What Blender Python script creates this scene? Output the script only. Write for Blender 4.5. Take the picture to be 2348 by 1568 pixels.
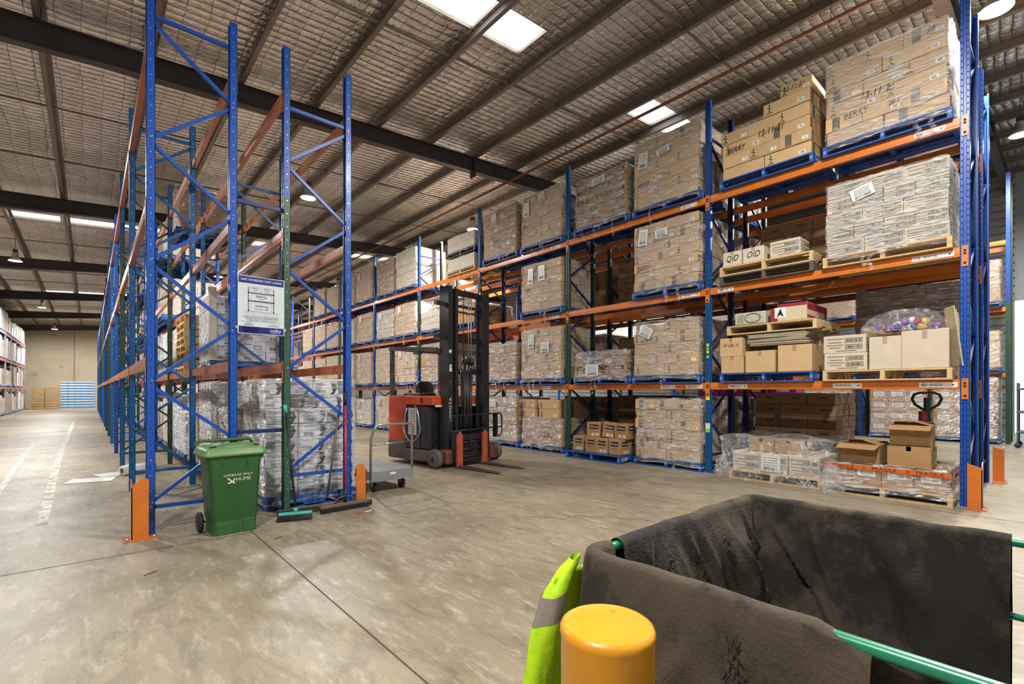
import bpy, bmesh, math, random
from mathutils import Vector, Matrix
R = random.Random(7)
sc = bpy.context.scene
for o in list(bpy.data.objects): bpy.data.objects.remove(o)
C = sc.collection
PI = math.pi
H = 1.4
# ---------------------------------------------------------------- camera, sky, exposure
cd = bpy.data.cameras.new('camera'); cam = bpy.data.objects.new('camera', cd); C.objects.link(cam)
cd.sensor_width = 36.0; cd.lens = 36.0*1103/2348; cd.shift_y = 112/2348; cd.clip_end = 200; cd.clip_start = .05
cam.location = (0, 0, H); cam.rotation_euler = (PI/2, 0, -math.radians(41.27)); sc.camera = cam
sc.view_settings.view_transform = 'Standard'; sc.view_settings.look = 'None'; sc.view_settings.gamma = 1
sc.view_settings.exposure = 0.1; sc.view_settings.use_curve_mapping = False
sc.cycles.use_denoising = True
sc.cycles.adaptive_threshold = .02; sc.cycles.max_bounces = 6; sc.cycles.diffuse_bounces = 3; sc.cycles.glossy_bounces = 3; sc.cycles.transparent_max_bounces = 18
sc.cycles.caustics_reflective = False; sc.cycles.caustics_refractive = False; sc.cycles.sample_clamp_indirect = 6
w = bpy.data.worlds.new('daylight_fill'); sc.world = w; w.use_nodes = True
w.node_tree.nodes['Background'].inputs[0].default_value = (.86, .93, 1, 1)
w.node_tree.nodes['Background'].inputs[1].default_value = .5  # added fill light, entering by the front left open behind the camera
LAMPS = [(x, y) for y in (.6, 13.0, 24.6, 37.4, 50.0) for x in (-2.0, 4.3, 9.65, 15.9)]
def roofz(x): return 7.06+.066*x
LAMP_W = 500
for x, y in LAMPS:
    ld = bpy.data.lights.new('high_bay_light', 'AREA'); ld.shape = 'DISK'; ld.size = .42; ld.energy = LAMP_W; ld.color = (1, .98, .95)
    lo = bpy.data.objects.new('high_bay_light', ld); C.objects.link(lo); lo.location = (x, y, roofz(x)-.93)

# ---------------------------------------------------------------- materials
MATS = {}
def nt_new(name):
    m = bpy.data.materials.new(name); m.use_nodes = True; nt = m.node_tree
    return m, nt, nt.nodes['Principled BSDF']
def lin(c): return tuple((v/255/12.92 if v/255 <= .04045 else ((v/255+.055)/1.055)**2.4) for v in c)+(1,)
def N(nt, t, **kw):
    n = nt.nodes.new(t)
    for k, v in kw.items(): setattr(n, k, v)
    return n
def mat(name, rgb, rough=.5, metal=0.0, var=.12, scale=6.0, bump=0.0, bscale=40.0, stretch=None, spec=None, objvar=0.0, dirt=None, coat=0):
    if name in MATS: return MATS[name]
    m, nt, b = nt_new(name); L = nt.links
    c = lin(rgb); b.inputs['Roughness'].default_value = rough; b.inputs['Metallic'].default_value = metal
    if spec is not None: b.inputs['Specular IOR Level'].default_value = spec
    if coat: b.inputs['Coat Weight'].default_value = coat; b.inputs['Coat Roughness'].default_value = .15
    tc = N(nt, 'ShaderNodeTexCoord'); mp = N(nt, 'ShaderNodeMapping'); L.new(tc.outputs['Object'], mp.inputs[0])
    if stretch: mp.inputs['Scale'].default_value = stretch
    no = N(nt, 'ShaderNodeTexNoise'); no.inputs['Scale'].default_value = scale; no.inputs['Detail'].default_value = 4; L.new(mp.outputs[0], no.inputs[0])
    mr = N(nt, 'ShaderNodeMapRange'); mr.inputs[1].default_value = .3; mr.inputs[2].default_value = .7
    mr.inputs[3].default_value = 1-var; mr.inputs[4].default_value = 1+var; L.new(no.outputs[0], mr.inputs[0])
    fac = mr.outputs[0]
    if objvar:
        oi = N(nt, 'ShaderNodeObjectInfo'); r2 = N(nt, 'ShaderNodeMapRange'); r2.inputs[3].default_value = 1-objvar; r2.inputs[4].default_value = 1+objvar
        L.new(oi.outputs['Random'], r2.inputs[0]); mu = N(nt, 'ShaderNodeMath', operation='MULTIPLY'); L.new(fac, mu.inputs[0]); L.new(r2.outputs[0], mu.inputs[1]); fac = mu.outputs[0]
    vm = N(nt, 'ShaderNodeVectorMath', operation='SCALE'); vm.inputs[0].default_value = c[:3]; L.new(fac, vm.inputs['Scale'])
    out = vm.outputs[0]
    if dirt:
        n2 = N(nt, 'ShaderNodeTexNoise'); n2.inputs['Scale'].default_value = dirt[1]; n2.inputs['Detail'].default_value = 6; n2.inputs['Roughness'].default_value = .7; L.new(mp.outputs[0], n2.inputs[0])
        r3 = N(nt, 'ShaderNodeMapRange'); r3.inputs[1].default_value = dirt[2]; r3.inputs[2].default_value = dirt[2]+.08; L.new(n2.outputs[0], r3.inputs[0])
        mx = N(nt, 'ShaderNodeMix', data_type='RGBA'); L.new(r3.outputs[0], mx.inputs[0]); L.new(out, mx.inputs[6]); mx.inputs[7].default_value = lin(dirt[0]); out = mx.outputs[2]
    L.new(out, b.inputs['Base Color'])
    if bump:
        n3 = N(nt, 'ShaderNodeTexNoise'); n3.inputs['Scale'].default_value = bscale; n3.inputs['Detail'].default_value = 5; L.new(mp.outputs[0], n3.inputs[0])
        bp = N(nt, 'ShaderNodeBump'); bp.inputs['Strength'].default_value = bump; bp.inputs['Distance'].default_value = .02; L.new(n3.outputs[0], bp.inputs['Height']); L.new(bp.outputs[0], b.inputs['Normal'])
    MATS[name] = m; return m
def emit(name, rgb, s):
    m, nt, b = nt_new(name); b.inputs['Base Color'].default_value = lin(rgb)
    no = N(nt, 'ShaderNodeTexNoise'); no.inputs['Scale'].default_value = 2
    mr = N(nt, 'ShaderNodeMapRange'); mr.inputs[3].default_value = s*.95; mr.inputs[4].default_value = s*1.05; nt.links.new(no.outputs[0], mr.inputs[0])
    nt.links.new(mr.outputs[0], b.inputs['Emission Strength']); b.inputs['Emission Color'].default_value = lin(rgb); return m
blue = mat('rack_blue', (8, 74, 164), .36, var=.1, scale=3, dirt=((50, 62, 90), 9, .69), coat=.08)
lblue = mat('rack_light_blue', (10, 92, 156), .38, var=.1, scale=3, dirt=((60, 70, 80), 9, .68))
green = mat('rack_green', (52, 84, 62), .4, var=.12, scale=3, dirt=((120, 120, 110), 12, .7))
orange = mat('beam_orange', (206, 112, 34), .38, var=.12, scale=4, dirt=((120, 70, 40), 7, .66), coat=.2)
orange2 = mat('beam_orange_worn', (190, 108, 58), .34, var=.12, scale=4, dirt=((110, 72, 50), 5, .62), coat=.25)
hole = mat('punched_hole', (10, 14, 28), .8, var=.1)
zinc = mat('zinc_and_lit_hole', (200, 205, 215), .3, .8, var=.08)
steel = mat('dark_steel', (72, 66, 64), .55, .1, var=.12, scale=2)
purl = mat('galvanised_purlin', (128, 118, 108), .5, .35, var=.1, scale=3)
kraft = mat('cardboard', (200, 166, 122), .75, var=.06, scale=5, objvar=.1, bump=.12, bscale=60)
kraft2 = mat('cardboard_brown', (164, 126, 82), .75, var=.06, scale=5, objvar=.1, bump=.12, bscale=60)
kraft3 = mat('cardboard_dark_brown', (140, 108, 78), .8, var=.06, scale=5, objvar=.12, bump=.12, bscale=60)
pale = mat('cardboard_pale', (206, 192, 168), .72, var=.05, scale=5, objvar=.06, bump=.1, bscale=60)
white = mat('cardboard_white', (234, 234, 238), .6, var=.05, scale=5, objvar=.05)
seam = mat('carton_seam_tape', (170, 138, 96), .3, var=.1)
clear = mat('clear_tape', (176, 158, 132), .25, var=.08)
ink = mat('black_print', (26, 22, 24), .6, var=.1)
inkg = mat('grey_print', (98, 92, 92), .6, var=.1)
paper = mat('paper_label', (232, 230, 224), .55, var=.04)
paperw = mat('packing_slip_paper', (222, 222, 216), .4, var=.05, bump=.1, bscale=12)
pblue = mat('pallet_blue', (26, 76, 150), .6, var=.25, scale=7, dirt=((90, 100, 120), 10, .6), objvar=.12, bump=.2, bscale=30)
pwood = mat('pallet_wood', (208, 176, 128), .75, var=.18, scale=5, stretch=(1, 6, 6), objvar=.1, bump=.25, bscale=30)
pblack = mat('pallet_black_plastic', (36, 38, 42), .45, var=.15)
pred = mat('pallet_red', (170, 36, 40), .6, var=.2)
black = mat('black_paint', (30, 29, 31), .42, var=.15, scale=5, dirt=((70, 66, 64), 10, .66))
rubber = mat('rubber', (42, 38, 36), .7, var=.15)
tyre = mat('grey_tyre', (96, 88, 84), .7, var=.2)
chrome = mat('bare_steel', (170, 165, 160), .3, .85, var=.12, scale=9)

def film_mat(name, lo, hi, tint=(235, 236, 240), sc3=(1.2, 1.2, 9), rough=.16, thr=(.42, .72), gl=.2):
    m, nt, b = nt_new(name); L = nt.links; nt.nodes.remove(b); out = nt.nodes['Material Output']
    tc = N(nt, 'ShaderNodeTexCoord'); mp = N(nt, 'ShaderNodeMapping'); mp.inputs['Scale'].default_value = sc3; mp.inputs['Rotation'].default_value = (.18, -.12, 0)
    oi = N(nt, 'ShaderNodeObjectInfo'); va = N(nt, 'ShaderNodeVectorMath', operation='ADD'); L.new(tc.outputs['Object'], va.inputs[0]); L.new(oi.outputs['Location'], va.inputs[1]); L.new(va.outputs[0], mp.inputs[0])
    n1 = N(nt, 'ShaderNodeTexNoise'); n1.inputs['Scale'].default_value = 3.0; n1.inputs['Detail'].default_value = 7; n1.inputs['Roughness'].default_value = .72; n1.inputs['Distortion'].default_value = 1.2; L.new(mp.outputs[0], n1.inputs[0])
    mr = N(nt, 'ShaderNodeMapRange'); mr.inputs[1].default_value = thr[0]; mr.inputs[2].default_value = thr[1]; mr.inputs[3].default_value = lo; mr.inputs[4].default_value = hi; L.new(n1.outputs[0], mr.inputs[0])
    n2 = N(nt, 'ShaderNodeTexNoise'); n2.inputs['Scale'].default_value = 5; n2.inputs['Detail'].default_value = 5; n2.inputs['Distortion'].default_value = 2; L.new(mp.outputs[0], n2.inputs[0])
    bp = N(nt, 'ShaderNodeBump'); bp.inputs['Strength'].default_value = 1; bp.inputs['Distance'].default_value = .09; L.new(n2.outputs[0], bp.inputs['Height'])
    tr = N(nt, 'ShaderNodeBsdfTransparent'); di = N(nt, 'ShaderNodeBsdfDiffuse'); di.inputs[0].default_value = lin(tint); gs = N(nt, 'ShaderNodeBsdfGlossy'); gs.inputs['Color'].default_value = (1, 1, 1, 1); gs.inputs['Roughness'].default_value = rough
    L.new(bp.outputs[0], gs.inputs['Normal']); m1 = N(nt, 'ShaderNodeMixShader'); L.new(mr.outputs[0], m1.inputs[0]); L.new(tr.outputs[0], m1.inputs[1]); L.new(di.outputs[0], m1.inputs[2])
    m2 = N(nt, 'ShaderNodeMixShader'); g2 = N(nt, 'ShaderNodeMath', operation='MULTIPLY_ADD'); L.new(mr.outputs[0], g2.inputs[0]); g2.inputs[1].default_value = .48; g2.inputs[2].default_value = gl; L.new(g2.outputs[0], m2.inputs[0]); L.new(m1.outputs[0], m2.inputs[1]); L.new(gs.outputs[0], m2.inputs[2]); L.new(m2.outputs[0], out.inputs[0])
    MATS[name] = m; return m
film = film_mat('stretch_film', .04, .9, thr=(.5, .7), tint=(254, 254, 255), rough=.27, gl=.14)  # near-white diffuse streaks carry part of the wrap's highlights as colour
bagfilm = film_mat('loose_clear_plastic', .03, .5, sc3=(2.2, 2.2, 2.2), rough=.24, thr=(.52, .7), gl=.12)

# ---------------------------------------------------------------- mesh builder
TXT = {}
def text_mesh(s, shear=0.0):
    k = (s, shear)
    if k not in TXT:
        cu = bpy.data.curves.new('lettering', 'FONT'); cu.body = s; cu.size = 1; cu.align_x = 'CENTER'; cu.align_y = 'CENTER'; cu.resolution_u = 2; cu.shear = shear
        ob = bpy.data.objects.new('lettering', cu); C.objects.link(ob); bpy.context.view_layer.update()
        me = bpy.data.meshes.new_from_object(ob)
        TXT[k] = ([tuple(v.co) for v in me.vertices], [tuple(p.vertices) for p in me.polygons])
        bpy.data.objects.remove(ob); bpy.data.curves.remove(cu); bpy.data.meshes.remove(me)
    return TXT[k]
V = Vector
class MB:
    def __init__(s): s.v = []; s.f = []; s.m = []; s.mats = []; s.sm = []
    def mi(s, m):
        if m not in s.mats: s.mats.append(m)
        return s.mats.index(m)
    def add(s, vs, fs, m, smooth=False):
        n = len(s.v); s.v += [tuple(p) for p in vs]; k = s.mi(m)
        for f in fs: s.f.append(tuple(i+n for i in f)); s.m.append(k); s.sm.append(smooth)
        return s
    def box(s, x0, x1, y0, y1, z0, z1, m):
        return s.add([(x0,y0,z0),(x1,y0,z0),(x1,y1,z0),(x0,y1,z0),(x0,y0,z1),(x1,y0,z1),(x1,y1,z1),(x0,y1,z1)],
                     [(0,3,2,1),(4,5,6,7),(0,1,5,4),(1,2,6,5),(2,3,7,6),(3,0,4,7)], m)
    def rbox(s, x0, x1, y0, y1, z0, z1, m, r=.01, seg=2):
        bm = bmesh.new(); bmesh.ops.create_cube(bm, size=1)
        for v in bm.verts: v.co = ((x0+x1)/2+v.co.x*(x1-x0), (y0+y1)/2+v.co.y*(y1-y0), (z0+z1)/2+v.co.z*(z1-z0))
        bmesh.ops.bevel(bm, geom=bm.edges[:], offset=r, segments=seg, affect='EDGES', profile=.5)
        bm.verts.ensure_lookup_table(); s.add([v.co[:] for v in bm.verts], [[v.index for v in f.verts] for f in bm.faces], m, False); bm.free(); return s
    def bar(s, p, q, w, h, m, up=(0, 0, 1)):
        p = V(p); q = V(q); d = (q-p).normalized(); u = V(up)
        if abs(d.dot(u)) > .98: u = V((0, 1, 0))
        a = d.cross(u).normalized()*w/2; b = a.cross(d).normalized()*h/2
        vs = [p-a-b, p+a-b, p+a+b, p-a+b, q-a-b, q+a-b, q+a+b, q-a+b]
        return s.add(vs, [(0,1,2,3),(7,6,5,4),(0,4,5,1),(1,5,6,2),(2,6,7,3),(3,7,4,0)], m)
    def tube(s, pts, r, m, n=10, closed=False, cap=True):
        pts = [V(p) for p in pts]; k = len(pts); vs = []; fs = []; up = None
        for i, p in enumerate(pts):
            a = pts[i-1] if (i or closed) else p; b = pts[(i+1) % k] if (i < k-1 or closed) else p
            d = (b-a).normalized()
            if up is None: up = V((0, 0, 1)) if abs(d.z) < .9 else V((1, 0, 0))
            x = d.cross(up).normalized(); up = x.cross(d).normalized(); rr = r[i] if isinstance(r, (list, tuple)) else r
            for j in range(n): t = 2*PI*j/n; vs.append(p+x*math.cos(t)*rr+up*math.sin(t)*rr)
        for i in range(k if closed else k-1):
            for j in range(n):
                a, b = i*n, ((i+1) % k)*n; fs.append((a+j, b+j, b+(j+1) % n, a+(j+1) % n))
        if cap and not closed: fs.append(tuple(range(n))); fs.append(tuple((k-1)*n+n-1-j for j in range(n)))
        return s.add(vs, fs, m, True)
    def cyl(s, p, q, r, m, n=20, r2=None):
        return s.tube([p, q], [r, r if r2 is None else r2], m, n)
    def lathe(s, prof, m, n=28, c=(0, 0, 0), axis='z'):
        vs = []; fs = []
        for r, z in prof:
            for j in range(n):
                t = 2*PI*j/n; a, b = r*math.cos(t), r*math.sin(t)
                vs.append({'z': (c[0]+a, c[1]+b, c[2]+z), 'x': (c[0]+z, c[1]+a, c[2]+b), 'y': (c[0]+a, c[1]+z, c[2]-b)}[axis])
        for i in range(len(prof)-1):
            for j in range(n): fs.append((i*n+j, i*n+(j+1) % n, (i+1)*n+(j+1) % n, (i+1)*n+j))
        return s.add(vs, fs, m, True)
    def prism(s, poly, a, b, m, axis='z'):
        n = len(poly); f = {'z': lambda p, t: (p[0], p[1], t), 'y': lambda p, t: (p[0], t, p[1]), 'x': lambda p, t: (t, p[0], p[1])}[axis]
        vs = [f(p, a) for p in poly]+[f(p, b) for p in poly]
        return s.add(vs, [tuple(range(n-1, -1, -1)), tuple(range(n, 2*n))]+[(i, (i+1) % n, n+(i+1) % n, n+i) for i in range(n)], m)
    def plate(s, c, r, u, w, h, m, off=0.0):
        c = V(c); r = V(r).normalized(); u = V(u).normalized(); nn = r.cross(u)*off; r = r*w/2; u = u*h/2
        return s.add([c-r-u+nn, c+r-u+nn, c+r+u+nn, c-r+u+nn], [(0, 1, 2, 3)], m)
    def frame(s, c, r, u, w, h, t, m):
        c = V(c); r = V(r).normalized(); u = V(u).normalized()
        for k in (-1, 1): s.plate(c+u*k*(h-t)/2, r, u, w, t, m); s.plate(c+r*k*(w-t)/2, r, u, t, h, m)
        return s
    def text(s, t, c, r, u, size, m, shear=0.0, sx=1.0):
        vs, fs = text_mesh(t, shear); c = V(c); r = V(r).normalized()*size*sx; u = V(u).normalized()*size
        return s.add([c+r*x+u*y for x, y, z in vs], fs, m)
    def barcode(s, c, r, u, w, h, m, n=12):
        c = V(c); r = V(r).normalized(); u = V(u).normalized()
        for i in range(n): s.plate(c+r*((i+.5)/n-.5)*w, r, u, w/n*(.3+.5*R.random()), h, m)
        return s
    def mesh(s, name):
        me = bpy.data.meshes.new(name); me.from_pydata(s.v, [], s.f)
        for m in s.mats: me.materials.append(m)
        me.polygons.foreach_set('material_index', s.m); me.polygons.foreach_set('use_smooth', s.sm); me.update(); return me
    def build(s, name, parent=None, label=None, bevel=0):
        o = bpy.data.objects.new(name, s.mesh(name)); C.objects.link(o); o.parent = parent
        if label: o['label'] = label
        if bevel:
            b = o.modifiers.new('bevel', 'BEVEL'); b.width = bevel; b.segments = 2; b.limit_method = 'ANGLE'
        return o
def put(name, me, parent, loc=(0, 0, 0), rz=0, label=None):
    o = bpy.data.objects.new(name, me); C.objects.link(o); o.parent = parent; o.location = loc
    if rz: o.rotation_euler.z = rz
    if label: o['label'] = label
    return o
def tag(o, label, cat, group=None):
    o['label'] = label; o['category'] = cat
    if group: o['group'] = group
    return o
def thing(name, label, cat, loc=(0, 0, 0), rz=0, group=None):
    o = bpy.data.objects.new(name, None); C.objects.link(o); o.empty_display_size = .1; o.location = loc; o.rotation_euler.z = rz
    return tag(o, label, cat, group)
def struct(o): o['kind'] = 'structure'; return o
ORD = ['first', 'second', 'third', 'fourth', 'fifth', 'sixth', 'seventh', 'eighth', 'ninth', 'tenth', 'eleventh', 'twelfth', 'thirteenth', 'fourteenth', 'fifteenth', 'sixteenth']
XN, YN, ZU = (0, -1, 0), (1, 0, 0), (0, 0, 1)     # reading directions on a -X face and a -Y face

# ---------------------------------------------------------------- the building
def concrete():
    m, nt, b = nt_new('concrete_floor'); L = nt.links
    g = N(nt, 'ShaderNodeNewGeometry'); P = g.outputs['Position']
    def noise(scale, det=5, st=(1, 1, 1), dist=0, rgh=.6):
        mp = N(nt, 'ShaderNodeMapping'); mp.inputs['Scale'].default_value = st; mp.inputs['Rotation'].default_value = (0, 0, .25) ; L.new(P, mp.inputs[0])
        n = N(nt, 'ShaderNodeTexNoise'); n.inputs['Scale'].default_value = scale; n.inputs['Detail'].default_value = det; n.inputs['Distortion'].default_value = dist; n.inputs['Roughness'].default_value = rgh
        L.new(mp.outputs[0], n.inputs[0]); return n.outputs[0]
    cr = N(nt, 'ShaderNodeValToRGB'); e = cr.color_ramp.elements; e[0].position = .3; e[0].color = lin((118, 106, 86)); e[1].position = .72; e[1].color = lin((162, 149, 124))
    L.new(noise(.55, 6, dist=.6), cr.inputs[0])
    def mix(fac, a, col, k=1.0, lo=.55, hi=.65):
        r = N(nt, 'ShaderNodeMapRange'); r.inputs[1].default_value = lo; r.inputs[2].default_value = hi; r.inputs[4].default_value = k; L.new(fac, r.inputs[0])
        x = N(nt, 'ShaderNodeMix', data_type='RGBA'); L.new(r.outputs[0], x.inputs[0]); L.new(a, x.inputs[6]); x.inputs[7].default_value = lin(col); return x.outputs[2]
    c = cr.outputs[0]
    c = mix(noise(3.2, 8, (1.6, .55, 1), 1.2, .75), c, (98, 88, 76), .6, .48, .66)
    c = mix(noise(9, 6, (1.5, .4, 1), .4, .75), c, (196, 186, 168), .5, .52, .7)
    c = mix(noise(26, 4, (1.4, .5, 1), .3, .6), c, (78, 70, 62), .75, .68, .74)
    c = mix(noise(1.3, 3, (2.2, .25, 1), 2.2), c, (100, 92, 84), .45, .6, .72)
    c = mix(noise(70, 2), c, (90, 82, 72), .3, .6, .8)
    L.new(c, b.inputs['Base Color'])
    r = N(nt, 'ShaderNodeMapRange'); r.inputs[3].default_value = .32; r.inputs[4].default_value = .62; L.new(noise(1.2, 5), r.inputs[0]); L.new(r.outputs[0], b.inputs['Roughness'])
    bp = N(nt, 'ShaderNodeBump'); bp.inputs['Strength'].default_value = .12; bp.inputs['Distance'].default_value = .01; L.new(noise(22, 6), bp.inputs['Height']); L.new(bp.outputs[0], b.inputs['Normal'])
    return m
def foil():
    m, nt, b = nt_new('foil_insulation'); L = nt.links
    g = N(nt, 'ShaderNodeNewGeometry'); sp = N(nt, 'ShaderNodeSeparateXYZ')
    nn = N(nt, 'ShaderNodeTexNoise'); nn.inputs['Scale'].default_value = .8; nn.inputs['Detail'].default_value = 2; L.new(g.outputs['Position'], nn.inputs[0])
    ad = N(nt, 'ShaderNodeVectorMath', operation='MULTIPLY_ADD'); L.new(nn.outputs['Color'], ad.inputs[0]); ad.inputs[1].default_value = (.22, .16, 0); L.new(g.outputs['Position'], ad.inputs[2])
    L.new(ad.outputs[0], sp.inputs[0])
    def M(op, a, b_=None, c_=None):
        n = N(nt, 'ShaderNodeMath', operation=op)
        for i, v in enumerate((a, b_, c_)):
            if v is None: continue
            if isinstance(v, (int, float)): n.inputs[i].default_value = v
            else: L.new(v, n.inputs[i])
        return n.outputs[0]
    sy = M('ABSOLUTE', M('SINE', M('MULTIPLY', sp.outputs[1], PI/.16)))
    sx = M('ABSOLUTE', M('SINE', M('MULTIPLY', sp.outputs[0], PI/.30)))
    ly = M('POWER', sy, .45); lx = M('POWER', sx, .45)
    hgt = M('MULTIPLY', ly, M('ADD', M('MULTIPLY', lx, .4), .6))
    n2 = N(nt, 'ShaderNodeTexNoise'); n2.inputs['Scale'].default_value = 9; n2.inputs['Detail'].default_value = 6; n2.inputs['Distortion'].default_value = 1; L.new(g.outputs['Position'], n2.inputs[0])
    hh = M('ADD', M('MULTIPLY', hgt, .6), M('MULTIPLY', n2.outputs[0], .65))
    bp = N(nt, 'ShaderNodeBump'); bp.inputs['Strength'].default_value = 1; bp.inputs['Distance'].default_value = .05; L.new(hh, bp.inputs['Height']); L.new(bp.outputs[0], b.inputs['Normal'])
    line = M('MINIMUM', M('MULTIPLY', sy, 9), M('MULTIPLY', sx, 16)); line = M('MINIMUM', line, 1)
    mx = N(nt, 'ShaderNodeMix', data_type='RGBA'); L.new(line, mx.inputs[0]); mx.inputs[6].default_value = lin((104, 98, 92)); mx.inputs[7].default_value = lin((236, 232, 226))
    n3 = N(nt, 'ShaderNodeTexNoise'); n3.inputs['Scale'].default_value = 1.1; n3.inputs['Detail'].default_value = 3; L.new(g.outputs['Position'], n3.inputs[0])
    vm = N(nt, 'ShaderNodeVectorMath', operation='SCALE'); L.new(mx.outputs[2], vm.inputs[0]); L.new(M('ADD', n3.outputs[0], .5), vm.inputs['Scale'])
    L.new(vm.outputs[0], b.inputs['Base Color']); b.inputs['Metallic'].default_value = .78; b.inputs['Roughness'].default_value = .24
    return m
def wallmat():
    return mat('tilt_up_concrete', (178, 166, 142), .85, var=.12, scale=.6, dirt=((140, 130, 110), .5, .62), bump=.1, bscale=8)
XL, XR, YB, YF = -9.0, 23.2, -5.0, 55.0
fl = MB().box(XL, XR, YB, YF+.1, -.2, 0, concrete()); struct(fl.build('floor'))
jm = mat('floor_joint', (70, 62, 52), .8); cm = mat('floor_tape', (214, 208, 196), .6, var=.12, scale=9, dirt=((150, 138, 118), 6, .5))
j = MB()
for (a, b_) in (((1.21, 5.3), (1.22, -3)), ((1.21, 5.3), (1.2, 54)), ((7.45, 1.8), (7.45, 54)), ((7.45, 1.8), (7.4, -3)), ((1.22, 5.28), (-9, 5.28))):
    j.bar((a[0], a[1], .0008), (b_[0], b_[1], .0008), .009, .0016, jm)
pts = [(3.7, 3.9), (3.9, 3.6), (4.1, 3.55), (4.4, 3.2), (4.55, 2.9), (4.9, 2.75), (5.2, 2.35), (5.6, 2.2)]
crk = []
for i in range(len(pts)-1):
    for t in range(4): k = t/4; crk.append((pts[i][0]*(1-k)+pts[i+1][0]*k+R.uniform(-.03, .03), pts[i][1]*(1-k)+pts[i+1][1]*k+R.uniform(-.03, .03)))
for a, b_ in zip(crk, crk[1:]): j.bar((a[0], a[1], .0006), (b_[0], b_[1], .0006), R.uniform(.003, .008), .0012, jm)
struct(j.build('trim_1'))
t = MB()
t.prism([(-.43, 7.0), (-.33, 7.0), (-.43, 13.0), (-.53, 13)], .0005, .0022, cm); t.prism([(-.53, 13.0), (-.43, 13), (-.5, 30), (-.6, 30)], .0005, .0022, cm)
t.prism([(-.98, 9.2), (-.9, 9.2), (-1.1, 19), (-1.2, 19)], .0005, .002, cm); struct(t.build('trim_2'))
# ceiling with the translucent roof sheets cut out
SKY = [(1.6, 4.74, 5.68, 6.42), (4.86, 5.78, 5.68, 6.42), (8.98, 10.06, 5.76, 6.46), (10.2, 10.95, 5.76, 6.46), (14.2, 15.4, 5.76, 6.46),
       (-1.85, -.72, 21.25, 21.98), (-.6, .66, 21.25, 21.98), (.84, 1.98, 21.25, 21.98), (4.9, 6.0, 21.25, 21.98), (9.0, 10.0, 21.25, 21.98), (10.2, 11.3, 21.25, 21.98),
       (-1.85, -.72, 36.9, 37.6), (-.6, .66, 36.9, 37.6), (.84, 1.98, 36.9, 37.6), (9.0, 10.0, 36.9, 37.6)]
xs = sorted({XL, XR, *[v for s in SKY for v in s[:2]]}); ys = sorted({YB, YF, *[v for s in SKY for v in s[2:]]})
ce = MB(); fm = foil()
for i in range(len(xs)-1):
    for k in range(len(ys)-1):
        cx, cy = (xs[i]+xs[i+1])/2, (ys[k]+ys[k+1])/2
        if any(s[0] < cx < s[1] and s[2] < cy < s[3] for s in SKY): continue
        a, b_ = xs[i], xs[i+1]; ce.add([(a, ys[k], roofz(a)), (a, ys[k+1], roofz(a)), (b_, ys[k+1], roofz(b_)), (b_, ys[k], roofz(b_))], [(0, 1, 2, 3)], fm)
struct(ce.build('ceiling'))
sky = emit('daylit_roof_sheet', (236, 243, 250), 3.2); edge = mat('torn_foil_edge', (150, 138, 118), .4, .6, bump=.4)
for n, s in enumerate(SKY):
    m = MB(); z = lambda x: roofz(x)+.06
    m.add([(s[0], s[2], z(s[0])), (s[0], s[3], z(s[0])), (s[1], s[3], z(s[1])), (s[1], s[2], z(s[1]))], [(0, 1, 2, 3)], sky)
    for (p, q) in (((s[0], s[2]), (s[1], s[2])), ((s[1], s[2]), (s[1], s[3])), ((s[1], s[3]), (s[0], s[3])), ((s[0], s[3]), (s[0], s[2]))):
        m.bar((*p, roofz(p[0])+.03), (*q, roofz(q[0])+.03), .012, .06, edge)
    struct(m.build('window_%d' % (n+1)))
wm = wallmat()
def slab(name, vs, m): o = MB(); o.add(vs, [(0, 1, 2, 3)], m); return o
far = MB(); far.prism([(XL, 0), (XR, 0), (XR, roofz(XR)), (XL, roofz(XL))], YF, YF+.2, wm, 'y'); struct(far.build('wall_far'))
g = MB()
for x in (-7.3, -1.0, 5.3, 11.6, 17.9): g.box(x, x+.03, YF-.004, YF, 0, roofz(x), jm)
struct(g.build('trim_3'))
struct(MB().box(XL-.2, XL, YB, YF, 0, 6.5, wm).build('wall_left'))
clad = mat('wall_cladding', (176, 180, 180), .5, .3, var=.06)
w = MB()
for i in range(34): w.box(XR, XR+.05, 1.0, YF, i*.26, i*.26+.18, clad)
w.box(XR+.05, XR+.1, YB, YF, 0, roofz(XR), wm); w.box(XR, XR+.06, YB, -.6, 0, 8.6, clad); w.box(XR, XR+.06, -.6, 1.0, 4.4, 8.6, clad); struct(w.build('wall_right'))
dr = MB(); day = emit('daylit_doorway', (215, 240, 246), 1.6); dr.box(XR+.02, XR+.045, -.6, 1.0, 0, 4.4, day); struct(dr.build('door_1'))
# rafters, purlins, bridging
RY = [1.15+8.75*i for i in range(7)]
for n, y in enumerate(RY):
    m = MB(); y0 = y
    def sl(x0, x1, z0, z1, ya, yb, mm=steel): m.add([(x0, ya, z0+.066*x0), (x1, ya, z0+.066*x1), (x1, yb, z0+.066*x1), (x0, yb, z0+.066*x0), (x0, ya, z1+.066*x0), (x1, ya, z1+.066*x1), (x1, yb, z1+.066*x1), (x0, yb, z1+.066*x0)], [(0,3,2,1),(4,5,6,7),(0,1,5,4),(1,2,6,5),(2,3,7,6),(3,0,4,7)], mm)
    sl(XL, XR, 6.50, 6.835, y-.006, y+.006); sl(XL, XR, 6.487, 6.50, y-.09, y+.09); sl(XL, XR, 6.835, 6.85, y-.09, y+.09)
    m.prism([(XL, 6.2+.066*XL), (.1, 6.487), (.1, 6.50), (XL, 6.50+.066*XL)], y-.08, y+.08, steel, 'y')
    for x in (7.36, 16.5): m.box(x-.02, x+.02, y-.1, y+.1, 6.36+.066*x, 6.87+.066*x, steel)
    o = m.build('trim_%d' % (10+n)); struct(o)
NP = 18
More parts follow.
